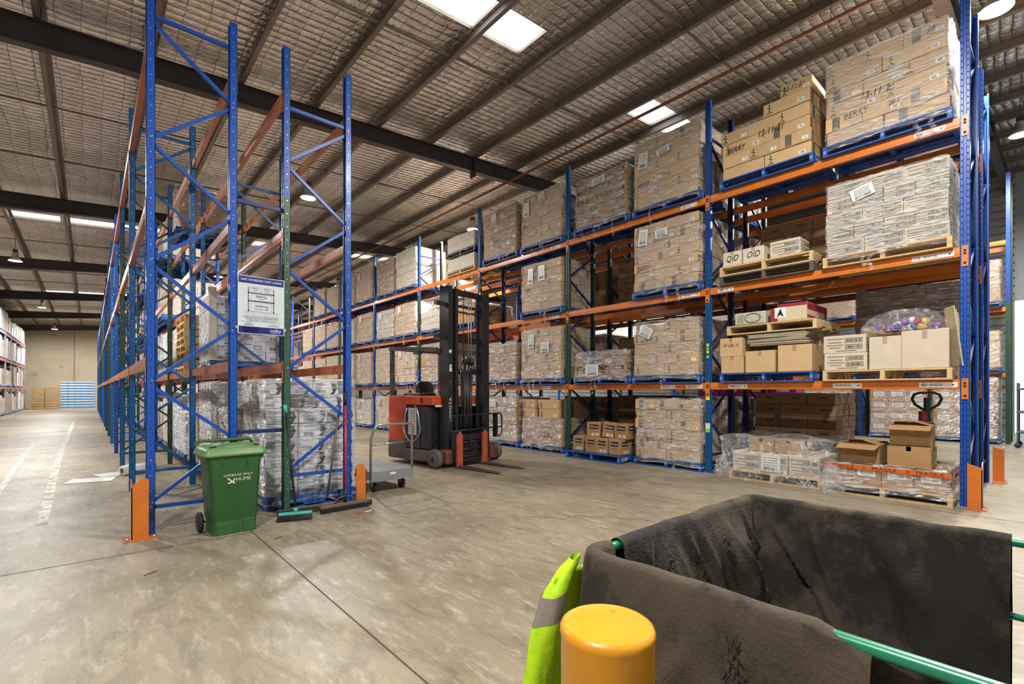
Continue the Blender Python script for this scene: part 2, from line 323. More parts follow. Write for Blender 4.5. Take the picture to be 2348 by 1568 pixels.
for k in range(-6, NP):
    x = -.55+1.335*k
    if x > XR-.3 or x < XL+.3: continue
    m = MB(); z0 = 6.865+.066*x
    m.box(x-.002, x+.003, YB, YF, z0, z0+.19, purl); m.box(x-.07, x, YB, YF, z0, z0+.004, purl); m.box(x, x+.07, YB, YF, z0+.186, z0+.19, purl); m.box(x-.072, x-.068, YB, YF, z0, z0+.02, purl)
    for y in RY: m.box(x+.003, x+.011, y-.05, y+.05, z0-.02, z0+.17, steel)
    struct(m.build('trim_%d' % (30+k)))
m = MB()
for i in range(-1, 7):
    for q in (.34, .67):
        y = RY[0]+8.75*(i+q)
        if YB < y < YF: m.bar((XL, y, 6.93+.066*XL), (XR, y, 6.93+.066*XR), .035, .03, purl)
struct(m.build('trim_60'))
rust = mat('rust_red_pipe', (142, 88, 50), .5, var=.15)
p = thing('sprinkler_pipe', 'long thin rust-red pipe hung under the roof, running along above right rack', 'pipe', (8.1, 0, 0))
MB().cyl((0, YB, 6.78), (0, YF-.5, 6.78), .03, rust, 10).build('pipe', p)
for i in range(22):
    y = -3+2.6*i; MB().cyl((0, y, 6.8), (0, y, roofz(8.1)-.01), .005, steel, 6).tube([(.03*math.cos(a*PI/4), y, 6.78+.03*math.sin(a*PI/4)) for a in range(8)], .004, steel, 5, closed=True).build('hanger', p)
# high bay lamps
lampb = emit('lamp_lens', (255, 252, 240), 60); alu = mat('lamp_reflector', (190, 190, 188), .35, .6)
mref = MB().lathe([(.05, .3), (.07, .28), (.08, .12), (.19, 0), (.195, .0), (.09, .14), (.08, .3)], alu, 28).mesh('reflector')
mlen = MB().lathe([(0, .012), (.1, .006), (.18, .012)], lampb, 28).mesh('lens')
mhg = MB().cyl((0, 0, .3), (0, 0, .895), .008, steel, 6).box(-.06, .06, -.06, .06, .28, .42, steel).mesh('ballast')
for i, (x, y) in enumerate(LAMPS):
    if not (y > 12 or x > 9): continue
    where = {-2.0: 'over the left aisle', 4.3: 'over the middle aisle', 9.65: 'over the right rack', 15.9: 'over the far right aisle'}[x]
    o = thing('high_bay_lamp', 'round bright high bay lamp %s, %s from the camera end' % (where, ORD[[.6, 13.0, 24.6, 37.4, 50.0].index(y)]), 'lamp', (x, y, roofz(x)-.9), 0, 'high bay lamps under the roof')
    put('reflector', mref, o); put('lens', mlen, o); put('ballast', mhg, o)

# ---------------------------------------------------------------- pallet racking
def post_mesh(h, segs, side=1, detail=True):
    # channel post: web faces -x (side=1) or +x (side=-1), width .09 along y, depth .07
    m = MB(); s = side
    for z0, z1, mm in segs:
        z1 = min(z1, h)
        def bx(x0, x1, y0, y1): m.box(min(s*x0, s*x1), max(s*x0, s*x1), y0, y1, z0, z1, mm)
        bx(0, .004, 0, .034); bx(0, .004, .056, .09); bx(.008, .012, .030, .060); bx(0, .012, .030, .034); bx(0, .012, .056, .060)
        bx(0, .07, 0, .004); bx(0, .07, .086, .09); bx(.066, .07, 0, .02); bx(.066, .07, .07, .09)
    if detail:
        z = .12
        while z < h-.03:
            for y in (.018, .072): m.plate((-s*.0008, y, z), (0, -s, 0), ZU, .012, .02, hole)
            z += .075
            for xx in (.035,): m.plate((s*xx, -.0008, z), (1, 0, 0), ZU, .010, .010, hole if int(z*100) % 3 else zinc)  # zinc plates here stand for light showing through the flange holes
    return m.mesh('upright')
FP = MB().box(-.03, .11, -.04, .13, 0, .008, zinc).box(.03, .05, .1, .12, .008, .03, zinc).mesh('foot_plate')
PC = {}
def rack_frame(label, x0, dep, y, h, segF, segR, brace, group, z0=.25, pitch=1.19, flip=False, name='rack_stanchion', detail=True, parts=True):
    o = thing(name, label, 'pallet rack frame', (x0, y, 0), 0, group)
    def pm(segs, side):
        k = (h, tuple(segs), side, detail)
        if k not in PC: PC[k] = post_mesh(h, segs, side, detail)
        return PC[k]
    if not parts:
        k = ('one', h, tuple(segF), tuple(segR), brace.name, dep, z0)
        if k not in PC:
            m = MB()
            for x, sg in ((0, segF), (dep-.07, segR)):
                for a, b_, mm in sg: m.box(x, x+.07, 0, .09, a, min(b_, h), mm)
            z = z0; i = 0
            while z+pitch/2 < h-.1:
                m.bar((.05 if i % 2 == 0 else dep-.05, .045, z), (dep-.05 if i % 2 == 0 else .05, .045, z+pitch/2), .03, .035, brace, (0, 1, 0)); z += pitch/2; i += 1
            PC[k] = m.mesh('rack_stanchion')
        o2 = bpy.data.objects.new(name, PC[k]); C.objects.link(o2); o2.location = (x0, y, 0); tag(o2, label, 'pallet rack frame', group); bpy.data.objects.remove(o); return o2
    put('upright', pm(segF, 1), o, (.0, 0, .006)); put('upright', pm(segR, -1), o, (dep, 0, .006))
    put('foot_plate', FP, o); put('foot_plate', FP, o, (dep-.08, 0, 0))
    k = ('diag', dep, pitch, brace.name)
    if k not in PC:
        a = V((.045, .045, 0)); b_ = V((dep-.045, .045, pitch/2-.05)); m = MB(); m.bar(a, b_, .032, .036, brace, (0, 1, 0)); m.cyl(a+V((0, -.05, 0)), a+V((0, .05, 0)), .009, zinc, 6); m.cyl(b_+V((0, -.05, 0)), b_+V((0, .05, 0)), .009, zinc, 6)
        PC[k] = m.mesh('brace')
        m = MB(); m.bar((.045, .045, 0), (dep-.045, .045, 0), .032, .036, brace); PC[('hor', dep, brace.name)] = m.mesh('brace')
        m = MB(); a = V((dep-.045, .045, 0)); b_ = V((.045, .045, pitch/2-.05)); m.bar(a, b_, .032, .036, brace, (0, 1, 0)); PC[('diag2', dep, pitch, brace.name)] = m.mesh('brace')
    hor = PC[('hor', dep, brace.name)]
    put('brace', hor, o, (0, 0, z0)); z = z0+.05; i = 1 if flip else 0
    while z+pitch/2 < h-.12:
        put('brace', PC[k] if i % 2 == 0 else PC[('diag2', dep, pitch, brace.name)], o, (0, 0, z)); z += pitch/2; i += 1
    put('brace', hor, o, (0, 0, min(z+.03, h-.25)))
    return o
BC = {}
def conn_mesh(side, mm):
    m = MB(); s = side   # side 1: plate on a post whose web faces -x
    m.box(min(-s*.006, -s*.001), max(-s*.006, -s*.001), 0, .06, -.24, .012, mm)
    m.box(min(-s*.006, s*.045), max(-s*.006, s*.045), .056, .06, -.24, .012, mm)
    for z in (-.05, -.085, -.20): m.plate((-s*.007, .03, z), (0, -s, 0), ZU, .024, .026, hole)
    return m.mesh('end_connector')
FARB = MB()
def rack_beam(label, x, side, y0, y1, z, group, mm=None, code=None, parts=True, far=False):
    mm = mm or orange; Ly = y1-y0
    if far: FARB.box(min(x, x+side*.05), max(x, x+side*.05), y0, y1, z-.115, z, mm); return
    k = (round(Ly, 3), side, mm.name)
    if k not in BC:
        s = side; m = MB(); prof = [(0, -.115), (s*.05, -.115), (s*.05, -.02), (s*.03, -.02), (s*.03, 0), (0, 0), (0, -.02), (-s*.003, -.05), (-s*.003, -.08), (0, -.1)]
        if s < 0: prof = prof[::-1]
        vs = [(p[0], 0, p[1]) for p in prof]+[(p[0], Ly, p[1]) for p in prof]; n = len(prof)
        m.add(vs, [tuple(range(n)), tuple(range(2*n-1, n-1, -1))]+[(i, n+i, n+(i+1) % n, (i+1) % n) for i in range(n)], mm)
        BC[k] = m.mesh('beam'); BC[('c', side, mm.name)] = conn_mesh(side, mm)
        c2 = MB(); src = BC[('c', side, mm.name)]; BC[('c2', side, mm.name)] = src
    if parts:
        o = thing('rack_crossbeam', label, 'rack beam', (x, y0, z), 0, group)
        put('beam', BC[k], o); c = BC[('c', side, mm.name)]
        put('end_connector', c, o, (0, -.075, 0)); put('end_connector', c, o, (0, Ly+.085, 0), PI).scale = (-1, 1, 1)
        if code:
            for t, yy, wd in code:
                lb = MB(); lb.box(-.0055, -.0035, yy-wd/2, yy+wd/2, -.095, -.035, paper); lb.text(t, (-.0062, yy+.02, -.066), XN, ZU, .05, ink); lb.plate((-.0062, yy-wd/2+.04, -.066), XN, ZU, .018, .018, ink)
                lb.barcode((-.0062, yy+wd/2-.05, -.066), XN, ZU, .06, .04, inkg, 7); lb.build('location_label', o, 'white location label with black code')
    else:
        o = bpy.data.objects.new('rack_crossbeam', BC[k]); C.objects.link(o); o.location = (x, y0, z); tag(o, label, 'rack beam', group)
    return o
def guard(label, x, y, s, hh=.5):
    # orange column guard: bent plate in front of a post, s=+1 faces -x/-y corner
    o = thing('column_guard', label, 'column guard', (x, y, 0), 0, 'orange column guards')
    m = MB(); prof = [(0, .01), (.13, .01), (.13, hh-.02), (.09, hh), (.02, hh-.05), (0, hh-.09)]
    m.prism([(a*s, b_) for a, b_ in prof] if s > 0 else [(a*s, b_) for a, b_ in prof][::-1], 0, .008, orange, 'y')
    m.prism([(0, .01), (.13, .01), (.13, hh-.02), (0, hh-.07)], 0 if s > 0 else -.008, .008 if s > 0 else 0, orange, 'x')
    m.build('guard_plate', o); MB().box(min(-.06*s, .2*s), max(-.06*s, .2*s), -.04, .16, 0, .01, orange2).cyl((.17*s, -.01, .01), (.17*s, -.01, .03), .012, zinc, 6).cyl((-.03*s, -.01, .01), (-.03*s, -.01, .03), .012, zinc, 6).build('base_plate', o)
    return o
ALLB = ((0, 9, blue),); ALLL = ((0, 9, lblue),); ALLG = ((0, 9, green),)
# right rack: front row X 7.91-8.82, rear row 9.38-10.3
RF = [.71+3.203*i for i in range(14)]; RL = (1.54, 3.14, 4.71)
segs_right = [ALLB, ((0, 1.2, lblue), (1.2, 3.6, lblue), (3.6, 9, blue)), ((0, 1.6, green), (1.6, 4.5, green), (4.5, 9, lblue)), ((0, 4.4, green), (4.4, 9, lblue)), ((0, 2.1, lblue), (2.1, 4.3, green), (4.3, 9, lblue))]
dark = mat('rack_blue_shaded', (24, 34, 92), .4, var=.1); dgreen = mat('rack_green_shaded', (34, 48, 36), .45, var=.1)  # darker blue and green hold the shade that falls on the inner posts
for i, y in enumerate(RF):
    sf = segs_right[i] if i < 5 else (ALLB if i % 3 else ((0, 4.2, green), (4.2, 9, blue)))
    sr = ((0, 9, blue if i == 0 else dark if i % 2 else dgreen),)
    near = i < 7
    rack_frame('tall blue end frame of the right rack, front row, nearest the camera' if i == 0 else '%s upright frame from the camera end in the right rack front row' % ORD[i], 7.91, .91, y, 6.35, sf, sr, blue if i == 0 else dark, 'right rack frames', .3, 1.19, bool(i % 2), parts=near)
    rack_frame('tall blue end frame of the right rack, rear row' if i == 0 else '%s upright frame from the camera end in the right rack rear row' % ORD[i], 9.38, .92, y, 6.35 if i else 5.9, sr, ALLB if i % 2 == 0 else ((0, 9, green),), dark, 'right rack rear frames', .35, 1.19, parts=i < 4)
LV = ['lowest', 'middle', 'top']
CODE = {(0, 0): [('B002A', 1.15, .34), ('B0020', .2, .36), ('B004A', 2.65, .3)], (0, 1): [('B002B', .25, .4), ('B004B', 2.85, .26)], (0, 2): [('B002C', .28, .3)],
        (1, 0): [('B006A', .7, .28), ('B0060', .2, .3)], (1, 1): [('B006B', .3, .4)], (2, 0): [('B008A', .6, .28)], (2, 1): [('B008B', .35, .3)], (1, 2): [('B006C', .3, .3)], (2, 2): [('B008C', .3, .3)]}
for i in range(13):
    for l, z in enumerate(RL):
        a, b_ = RF[i]+.09, RF[i+1]
        for (x, s, nm) in ((7.91, 1, 'front'), (8.82, -1, 'back')):
            rack_beam('orange %s level beam, %s side of front row, %s bay, right rack' % (LV[l], nm, ORD[i]), x, s, a, b_, z, 'right rack front row beams', orange, CODE.get((i, l)) if s > 0 else None, parts=(i < 5 and s > 0) or i < 2, far=i > 8)
        for (x, s, nm) in ((9.38, 1, 'front'), (10.3, -1, 'back')):
            rack_beam('orange %s level beam, %s side of rear row, %s bay, right rack' % (LV[l], nm, ORD[i]), x, s, a, b_, z, 'right rack rear row beams', orange, None, parts=(i < 3 and s > 0), far=i > 7)
m_ = [('yellow_sticker', (236, 216, 30)), ('green_sticker', (110, 220, 60)), ('white_sticker', (220, 220, 200))]
sticks = [mat(n, c, .5, var=.03) for n, c in m_]
f1 = [o for o in bpy.data.objects if o.get('label') == 'second upright frame from the camera end in the right rack front row'][0]
for z_, h_, k_, w_ in ((1.27, .05, 0, .07), (.80, .10, 2, .08), (.72, .05, 1, .08), (2.18, .05, 0, .04), (2.06, .05, 0, .04), (2.12, .05, 1, .04), (1.98, .05, 1, .04)): MB().plate((-.002, .045, z_), XN, ZU, w_, h_, sticks[k_]).build('sticker', f1, 'small %s' % m_[k_][0].replace('_', ' '))
guard('orange column guard at the foot of the right rack end post, nearest', 7.84, .60, 1, .56)
guard('orange column guard at the foot of the rear row end post', 10.52, .56, -1, .56)
# left rack: row A X .41-1.19, row B X 1.66-2.45
LF = [5.83+2.69*i for i in range(16)]; LL = (1.73, 3.25, 4.83)
cyA = [ALLB, ALLL, ((0, 1.9, lblue), (1.9, 4.2, green), (4.2, 9, lblue)), ((0, 3, blue), (3, 9, blue)), ((0, 9, lblue),), ((0, 3.8, green), (3.8, 9, blue))]
cyR = [ALLB, ((0, 9, lblue),), ((0, 4.1, green), (4.1, 9, lblue)), ALLB, ((0, 9, lblue),), ALLG]
cyB = [((0, 3.62, green), (3.62, 9, blue)), ALLL, ALLL, ((0, 4, green), (4, 9, lblue)), ALLB, ALLL]
for i, y in enumerate(LF):
    near = i < 7; br = [blue, lblue, green, blue, lblue, blue][i % 6]
    rack_frame('empty-bay end frame of left rack, outer row, nearest camera' if i == 0 else '%s frame from the camera end in the left rack outer row' % ORD[i], .41, .78, y, 5.33, cyA[i % 6], cyR[i % 6], br, 'left rack outer frames', .26, 1.19, i % 2 == 1, parts=near)
    rack_frame('end frame of left rack inner row, green lower post, nearest camera' if i == 0 else '%s frame from the camera end in the left rack inner row' % ORD[i], 1.66, .79, y, 5.33, cyB[i % 6], cyR[(i+3) % 6] if i else ALLB, br, 'left rack inner frames', .42, 1.19, i % 2 == 1, parts=near)
    if i == 15: break
    a, b_ = y+.09, LF[i+1]
    for l, z in enumerate(LL):
        for (x, s, nm, row) in ((.41, 1, 'aisle', 'outer'), (1.19, -1, 'inner', 'outer'), (1.66, 1, 'inner', 'inner'), (2.45, -1, 'aisle', 'inner')):
            rack_beam('%s level beam, %s side of %s row, %s bay, left rack' % (LV[l], nm, row, ORD[i]), x, s, a, b_, z, 'left rack beams', orange2, None, parts=i < 5, far=i > 8)
guard('orange column guard at the foot of the left rack corner post', .29, 5.70, 1, .58)
guard('orange column guard beside the trolley at the left rack end post', 2.6, 5.72, -1, .5)
# far right rack across the next aisle
for i in range(7):
    y = .85+3.203*i
    rack_frame('%s frame from the camera end of the rack across the far right aisle' % ORD[i], 18.0, .9, y, 7.1, ((0, 3.7, green), (3.7, 9, blue)) if i % 2 == 0 else ALLB, ALLG, blue, 'far right rack frames', .3, parts=i < 1, detail=i < 1)
    for l, z in enumerate((1.87, 3.6, 5.35)):
        if i < 6:
            for x, s, nm in ((18.0, 1, 'front'), (18.9, -1, 'back')): rack_beam('%s level %s beam, %s bay, rack across the far right aisle' % (LV[l], nm, ORD[i]), x, s, y+.09, y+3.203, z, 'far right rack beams', orange, None, False, far=s < 0)
# rack along the left wall: seen from its +x side
grey = mat('rack_grey', (150, 152, 158), .45, var=.1)
WF = [21.0+2.75*i for i in range(12)]; WL = (1.62, 3.2, 4.75)
for i, y in enumerate(WF):
    rack_frame('%s grey frame from the camera end of the rack along the left wall' % ORD[i], -4.6, .95, y, 4.9, ((0, 9, grey),), ((0, 9, grey),), blue, 'left wall rack frames', .3, parts=False)
    if i < 11:
        for l, z in enumerate(WL): 
            for x, s, nm in ((-3.65, -1, 'front'), (-4.6, 1, 'back')): rack_beam('%s level %s beam, %s bay of the left wall rack' % (LV[l], nm, ORD[i]), x, s, y+.09, y+2.75, z, 'left wall rack beams', orange, None, False, far=s > 0 or i > 5)
o = FARB.build('distant_crossbeams'); tag(o, 'orange crossbeams of the distant rack bays', 'rack beam'); o['kind'] = 'stuff'

# ---------------------------------------------------------------- pallets, cartons, wrapped loads
PAL = {}; LASTP = [None]
def pallet_meshes(W, D, mm):
    # bearers run along x (depth D), boards along y (width W); origin: centre, underside
    k = (W, D, mm.name)
    if k in PAL: return PAL[k]
    top = MB(); n = 7
    for i in range(n):
        x0 = -D/2+i*(D-.11)/(n-1); top.box(x0, x0+.11, -W/2, W/2, .125, .145, mm)
    bot = MB()
    for i in (0, 2, 4, 6):
        x0 = -D/2+i*(D-.11)/6; bot.box(x0, x0+.11, -W/2, W/2, 0, .018, mm)
    out = [('top_boards', top.mesh('top_boards')), ('bottom_boards', bot.mesh('bottom_boards'))]
    for j, y in enumerate((-W/2, -.025, W/2-.05)):
        b = MB(); b.prism([(-D/2, .018), (-D/2+.22, .018), (-D/2+.25, .05), (-D/2+.42, .05), (-D/2+.45, .018), (D/2-.45, .018), (D/2-.42, .05), (D/2-.25, .05), (D/2-.22, .018), (D/2, .018), (D/2, .125), (-D/2, .125)], y, y+.05, mm, 'y')
        if mm is pblue and j == 0: b.text('CHEP', (-D/2+.17, y-.002, .074), YN, ZU, .085, paper, .15)
        if mm is pblue:
            b.plate((-D/2-.001, y+.025, .07), XN, ZU, .03, .04, mat('pallet_stamp', (110, 150, 200), .6))
        out.append(('bearer', b.mesh('bearer')))
    PAL[k] = out; return out
def pallet(label, cx, cy, z, W=1.37, D=1.2, mm=None, group='pallets under the loads', rz=0, parts=True, name='pallet'):
    mm = mm or pblue
    if parts:
        o = thing(name, label, 'pallet', (cx, cy, z), rz, group)
        for nm, me in pallet_meshes(W, D, mm): put(nm, me, o)
    else:
        k = ('one', W, D, mm.name)
        if k not in PAL:
            m = MB()
            for i in range(7): x0 = -D/2+i*(D-.11)/6; m.box(x0, x0+.11, -W/2, W/2, .125, .145, mm); (m.box(x0, x0+.11, -W/2, W/2, 0, .018, mm) if i % 2 == 0 else None)
            for y in (-W/2, -.025, W/2-.05): m.box(-D/2, D/2, y, y+.05, .018, .125, mm)
            PAL[k] = m.mesh('pallet')
        o = put(name, PAL[k], None, (cx, cy, z), rz); tag(o, label, 'pallet', group); LASTP[0] = o
    return o
CM = {}
def marks(m, st, c, r, w, h, v, face):
    """printed marks on one carton face; c face centre, r reading direction, w x h its size"""
    c = V(c); rr = V(r); u = V(ZU); P = lambda a, b: c+rr*a*w+u*b*h
    if st == 'berry':
        if v % 3 != 1: m.plate(P(.32, -.18), r, ZU, .085, .05, paper); m.barcode(P(.32, -.18), r, ZU, .05, .03, inkg, 6)
        if v % 2 == 0:
            q = P(-.36, -.02); m.bar(q+u*.05, q-u*.03, .01, .006, ink, rr); m.bar(q+u*.03-rr*.03, q+u*.0+rr*.03, .008, .006, ink, u); m.bar(q-u*.03, q-u*.06-rr*.03, .008, .006, ink, u); m.bar(q-u*.03, q-u*.06+rr*.03, .008, .006, ink, u); m.plate(q-u*.065, r, ZU, .09, .006, ink)
            m.lathe([(0, 0), (.012, .001), (0, .002)], ink, 8, tuple(q+u*.06), 'x')
        if v % 4 == 3: m.plate(P(-.2, 0), r, ZU, .09, h*.9, mat('scuffed_tape', (110, 96, 84), .4))
    elif st == 'bars':
        for k in (.2, -.16): m.frame(P(.22, k), r, ZU, .2, h*.26, .006, ink); m.barcode(P(.22, k), r, ZU, .17, h*.16, ink, 14)
        for k, ww in ((.3, .2), (.1, .16), (-.05, .2), (-.2, .14), (-.38, .24)): m.plate(P(-.22 if k > -.3 else .05, k), r, ZU, ww, .01, inkg)
    elif st == 'win':
        m.plate(P(.02, .2), r, ZU, w*.66, h*.3, ink); m.text('Winners', P(.02, .2)+rr.cross(u)*.001, r, ZU, h*.17, paper, .1)
        m.plate(P(-.02, -.1), r, ZU, w*.6, .005, ink)
        if v % 2 == 0: m.plate(P(.1, -.32), r, ZU, w*.5, h*.16, paper); m.barcode(P(.1, -.32)+rr.cross(u)*.001, r, ZU, w*.3, h*.1, ink, 9)
    elif st == 'kiwi':
        m.text('ROLLING GRAIN', P(-.1, .34), r, ZU, .034, ink); m.plate(P(-.15, .24), r, ZU, w*.3, .008, inkg)
        m.plate(P(0, -.02), r, ZU, w*.98, .004, ink); m.frame(P(-.18, -.28), r, ZU, w*.34, h*.26, .004, inkg); m.barcode(P(-.18, -.28), r, ZU, w*.3, h*.18, inkg, 6)
        q = P(.3, -.2); m.add([q+rr*a+u*b for a, b in ((-.05, -.05), (-.01, -.01), (-.03, .03), (.03, .06), (.045, .03), (.02, -.02), (.0, -.055))], [(0, 1, 2, 3, 4, 5, 6)], ink)
        m.plate(P(.3, .22), r, ZU, .06, .05, inkg)
    elif st == 'wlab':
        m.plate(P(.0, .15), r, ZU, w*.62, h*.34, paper)
        for k in (.22, .15, .08): m.plate(P(0, k)+rr.cross(u)*.001, r, ZU, w*.45, .008, inkg)
    elif st == 'plain':
        m.plate(P(.0, .36), r, ZU, .06, h*.28, clear)
        if v % 2: m.plate(P(.28, -.25), r, ZU, .1, .06, paper); m.barcode(P(.28, -.25), r, ZU, .07, .035, inkg, 7)
    elif st == 'dark':
        m.plate(P(.1, .1), r, ZU, w*.3, .012, ink)
        m.plate(P(.1, .02), r, ZU, w*.3, .008, ink)
    elif st == 'white':
        if v % 2: m.plate(P(-.2, .2), r, ZU, w*.3, .02, mat('red_print', (190, 50, 40), .6)); m.frame(P(.2, -.1), r, ZU, w*.3, h*.4, .008, ink)
        else: m.plate(P(.15, .2), r, ZU, w*.4, .015, ink); m.barcode(P(-.2, -.2), r, ZU, w*.3, h*.3, ink, 8)
BASE = {'berry': kraft, 'bars': pale, 'win': kraft2, 'kiwi': white, 'wlab': kraft2, 'plain': kraft2, 'dark': kraft3, 'white': white, 'blank': kraft, 'palep': pale, 'tan': kraft}
def carton_mesh(dx, dy, dz, st, v=0, sides=True):
    dx, dy, dz = round(dx, 2), round(dy, 2), round(dz, 3); k = (dx, dy, dz, st, v)
    if k in CM: return CM[k]
    m = MB(); b = BASE[st]; m.rbox(-dx/2, dx/2, -dy/2, dy/2, 0, dz, b, .006, 1)
    e = .0012; tape = clear if st in ('plain', 'palep', 'bars') else seam
    m.plate((0, 0, dz+e), (1, 0, 0), (0, 1, 0), dx if dx > dy else .05, .05 if dx > dy else dy, tape)
    m.plate((0, 0, dz+e*.5), (1, 0, 0), (0, 1, 0), dx if dx > dy else .004, .004 if dx > dy else dy, inkg)
    s2 = st if st not in ('blank', 'palep', 'tan') else 'none'
    if s2 == 'none' or st == 'plain':
        m.plate((-dx/2-e, 0, dz*.88), XN, ZU, .05, dz*.22, tape); m.plate((0, -dy/2-e, dz*.88), YN, ZU, .05, dz*.22, tape)
    marks(m, s2, (-dx/2-e, 0, dz/2), XN, dy, dz, v, 0); marks(m, s2, (0, -dy/2-e, dz/2), YN, dx, dz, v+1, 1)
    CM[k] = m.mesh('carton'); return CM[k]
FM = {}
def film_mesh(W, D, h, seed, mm, low=.08, tail=True, top=True):
    k = (round(W, 2), round(D, 2), round(h, 2), seed, mm.name)
    if k in FM: return FM[k]
    r = random.Random(seed); m = MB(); per = []; rad = .035
    hx, hy = D/2, W/2
    def edge(p, q, n): return [(p[0]+(q[0]-p[0])*t/n, p[1]+(q[1]-p[1])*t/n) for t in range(n)]
    cs = [(-hx, -hy), (hx, -hy), (hx, hy), (-hx, hy)]
    for i in range(4): per += edge(cs[i], cs[(i+1) % 4], 22)
    n = len(per); rows = max(8, int(h/.07)); ph = [r.uniform(0, 6) for _ in range(8)]; vs = []
    for j in range(rows+1):
        z = -low+(h+low)*j/rows
        for i, (x, y) in enumerate(per):
            t = i/n*2*PI; cornerd = min(((x-c[0])**2+(y-c[1])**2)**.5 for c in cs)
            o = .016+.008*math.sin(9*t+ph[0]+z*7)+.007*math.sin(31*t+z*21+ph[1])+r.uniform(-.004, .006)
            if cornerd < .06: o -= .012
            if z < 0: o += .02+.03*r.random()
            L = max(abs(x)/hx, abs(y)/hy); nx, ny = (x/hx if abs(x)/hx > .999 else 0), (y/hy if abs(y)/hy > .999 else 0)
            ln = (nx*nx+ny*ny)**.5 or 1
            vs.append((x+nx/ln*o, y+ny/ln*o, z+(.012*math.sin(5*t+ph[2]) if j in (0, rows) else 0)))
    fs = [(j*n+i, j*n+(i+1) % n, (j+1)*n+(i+1) % n, (j+1)*n+i) for j in range(rows) for i in range(n)]
    if top:
        b0 = len(vs)
        for s_, dz in ((.93, .022), (.80, .012)):
            for i, (x, y) in enumerate(per): vs.append((x*s_, y*s_, h+dz+r.uniform(-.006, .012)))
        for i in range(n):
            a, b_ = rows*n+i, rows*n+(i+1) % n; fs.append((a, b_, b0+(i+1) % n, b0+i)); fs.append((b0+i, b0+(i+1) % n, b0+n+(i+1) % n, b0+n+i))
    m.add(vs, fs, mm, True)
    if tail:
        for q in range(r.choice((1, 2, 2, 3))):
            y = r.uniform(-hy*.8, hy*.8); L = r.uniform(.12, .34); x = -hx-.05; pts = []
            for kx in range(7): pts.append((x+r.uniform(-.012, .012), y+.02*math.sin(kx)+r.uniform(-.01, .01), -low-L*kx/6))
            for a, b_ in zip(pts, pts[1:]): wv = r.uniform(.012, .035); m.add([(a[0], a[1]-wv, a[2]), (a[0]+.015, a[1]+wv, a[2]), (b_[0]-.01, b_[1]+wv*.7, b_[2]), (b_[0], b_[1]-wv*.7, b_[2])], [(0, 1, 2, 3)], mm)
    FM[k] = m.mesh('stretch_wrap'); return FM[k]
HW = {}
def hand(m, t, c, r, size, mm=None): m.text(t, c, r, ZU, size, mm or ink, .25, .8)
LOADN = [0]
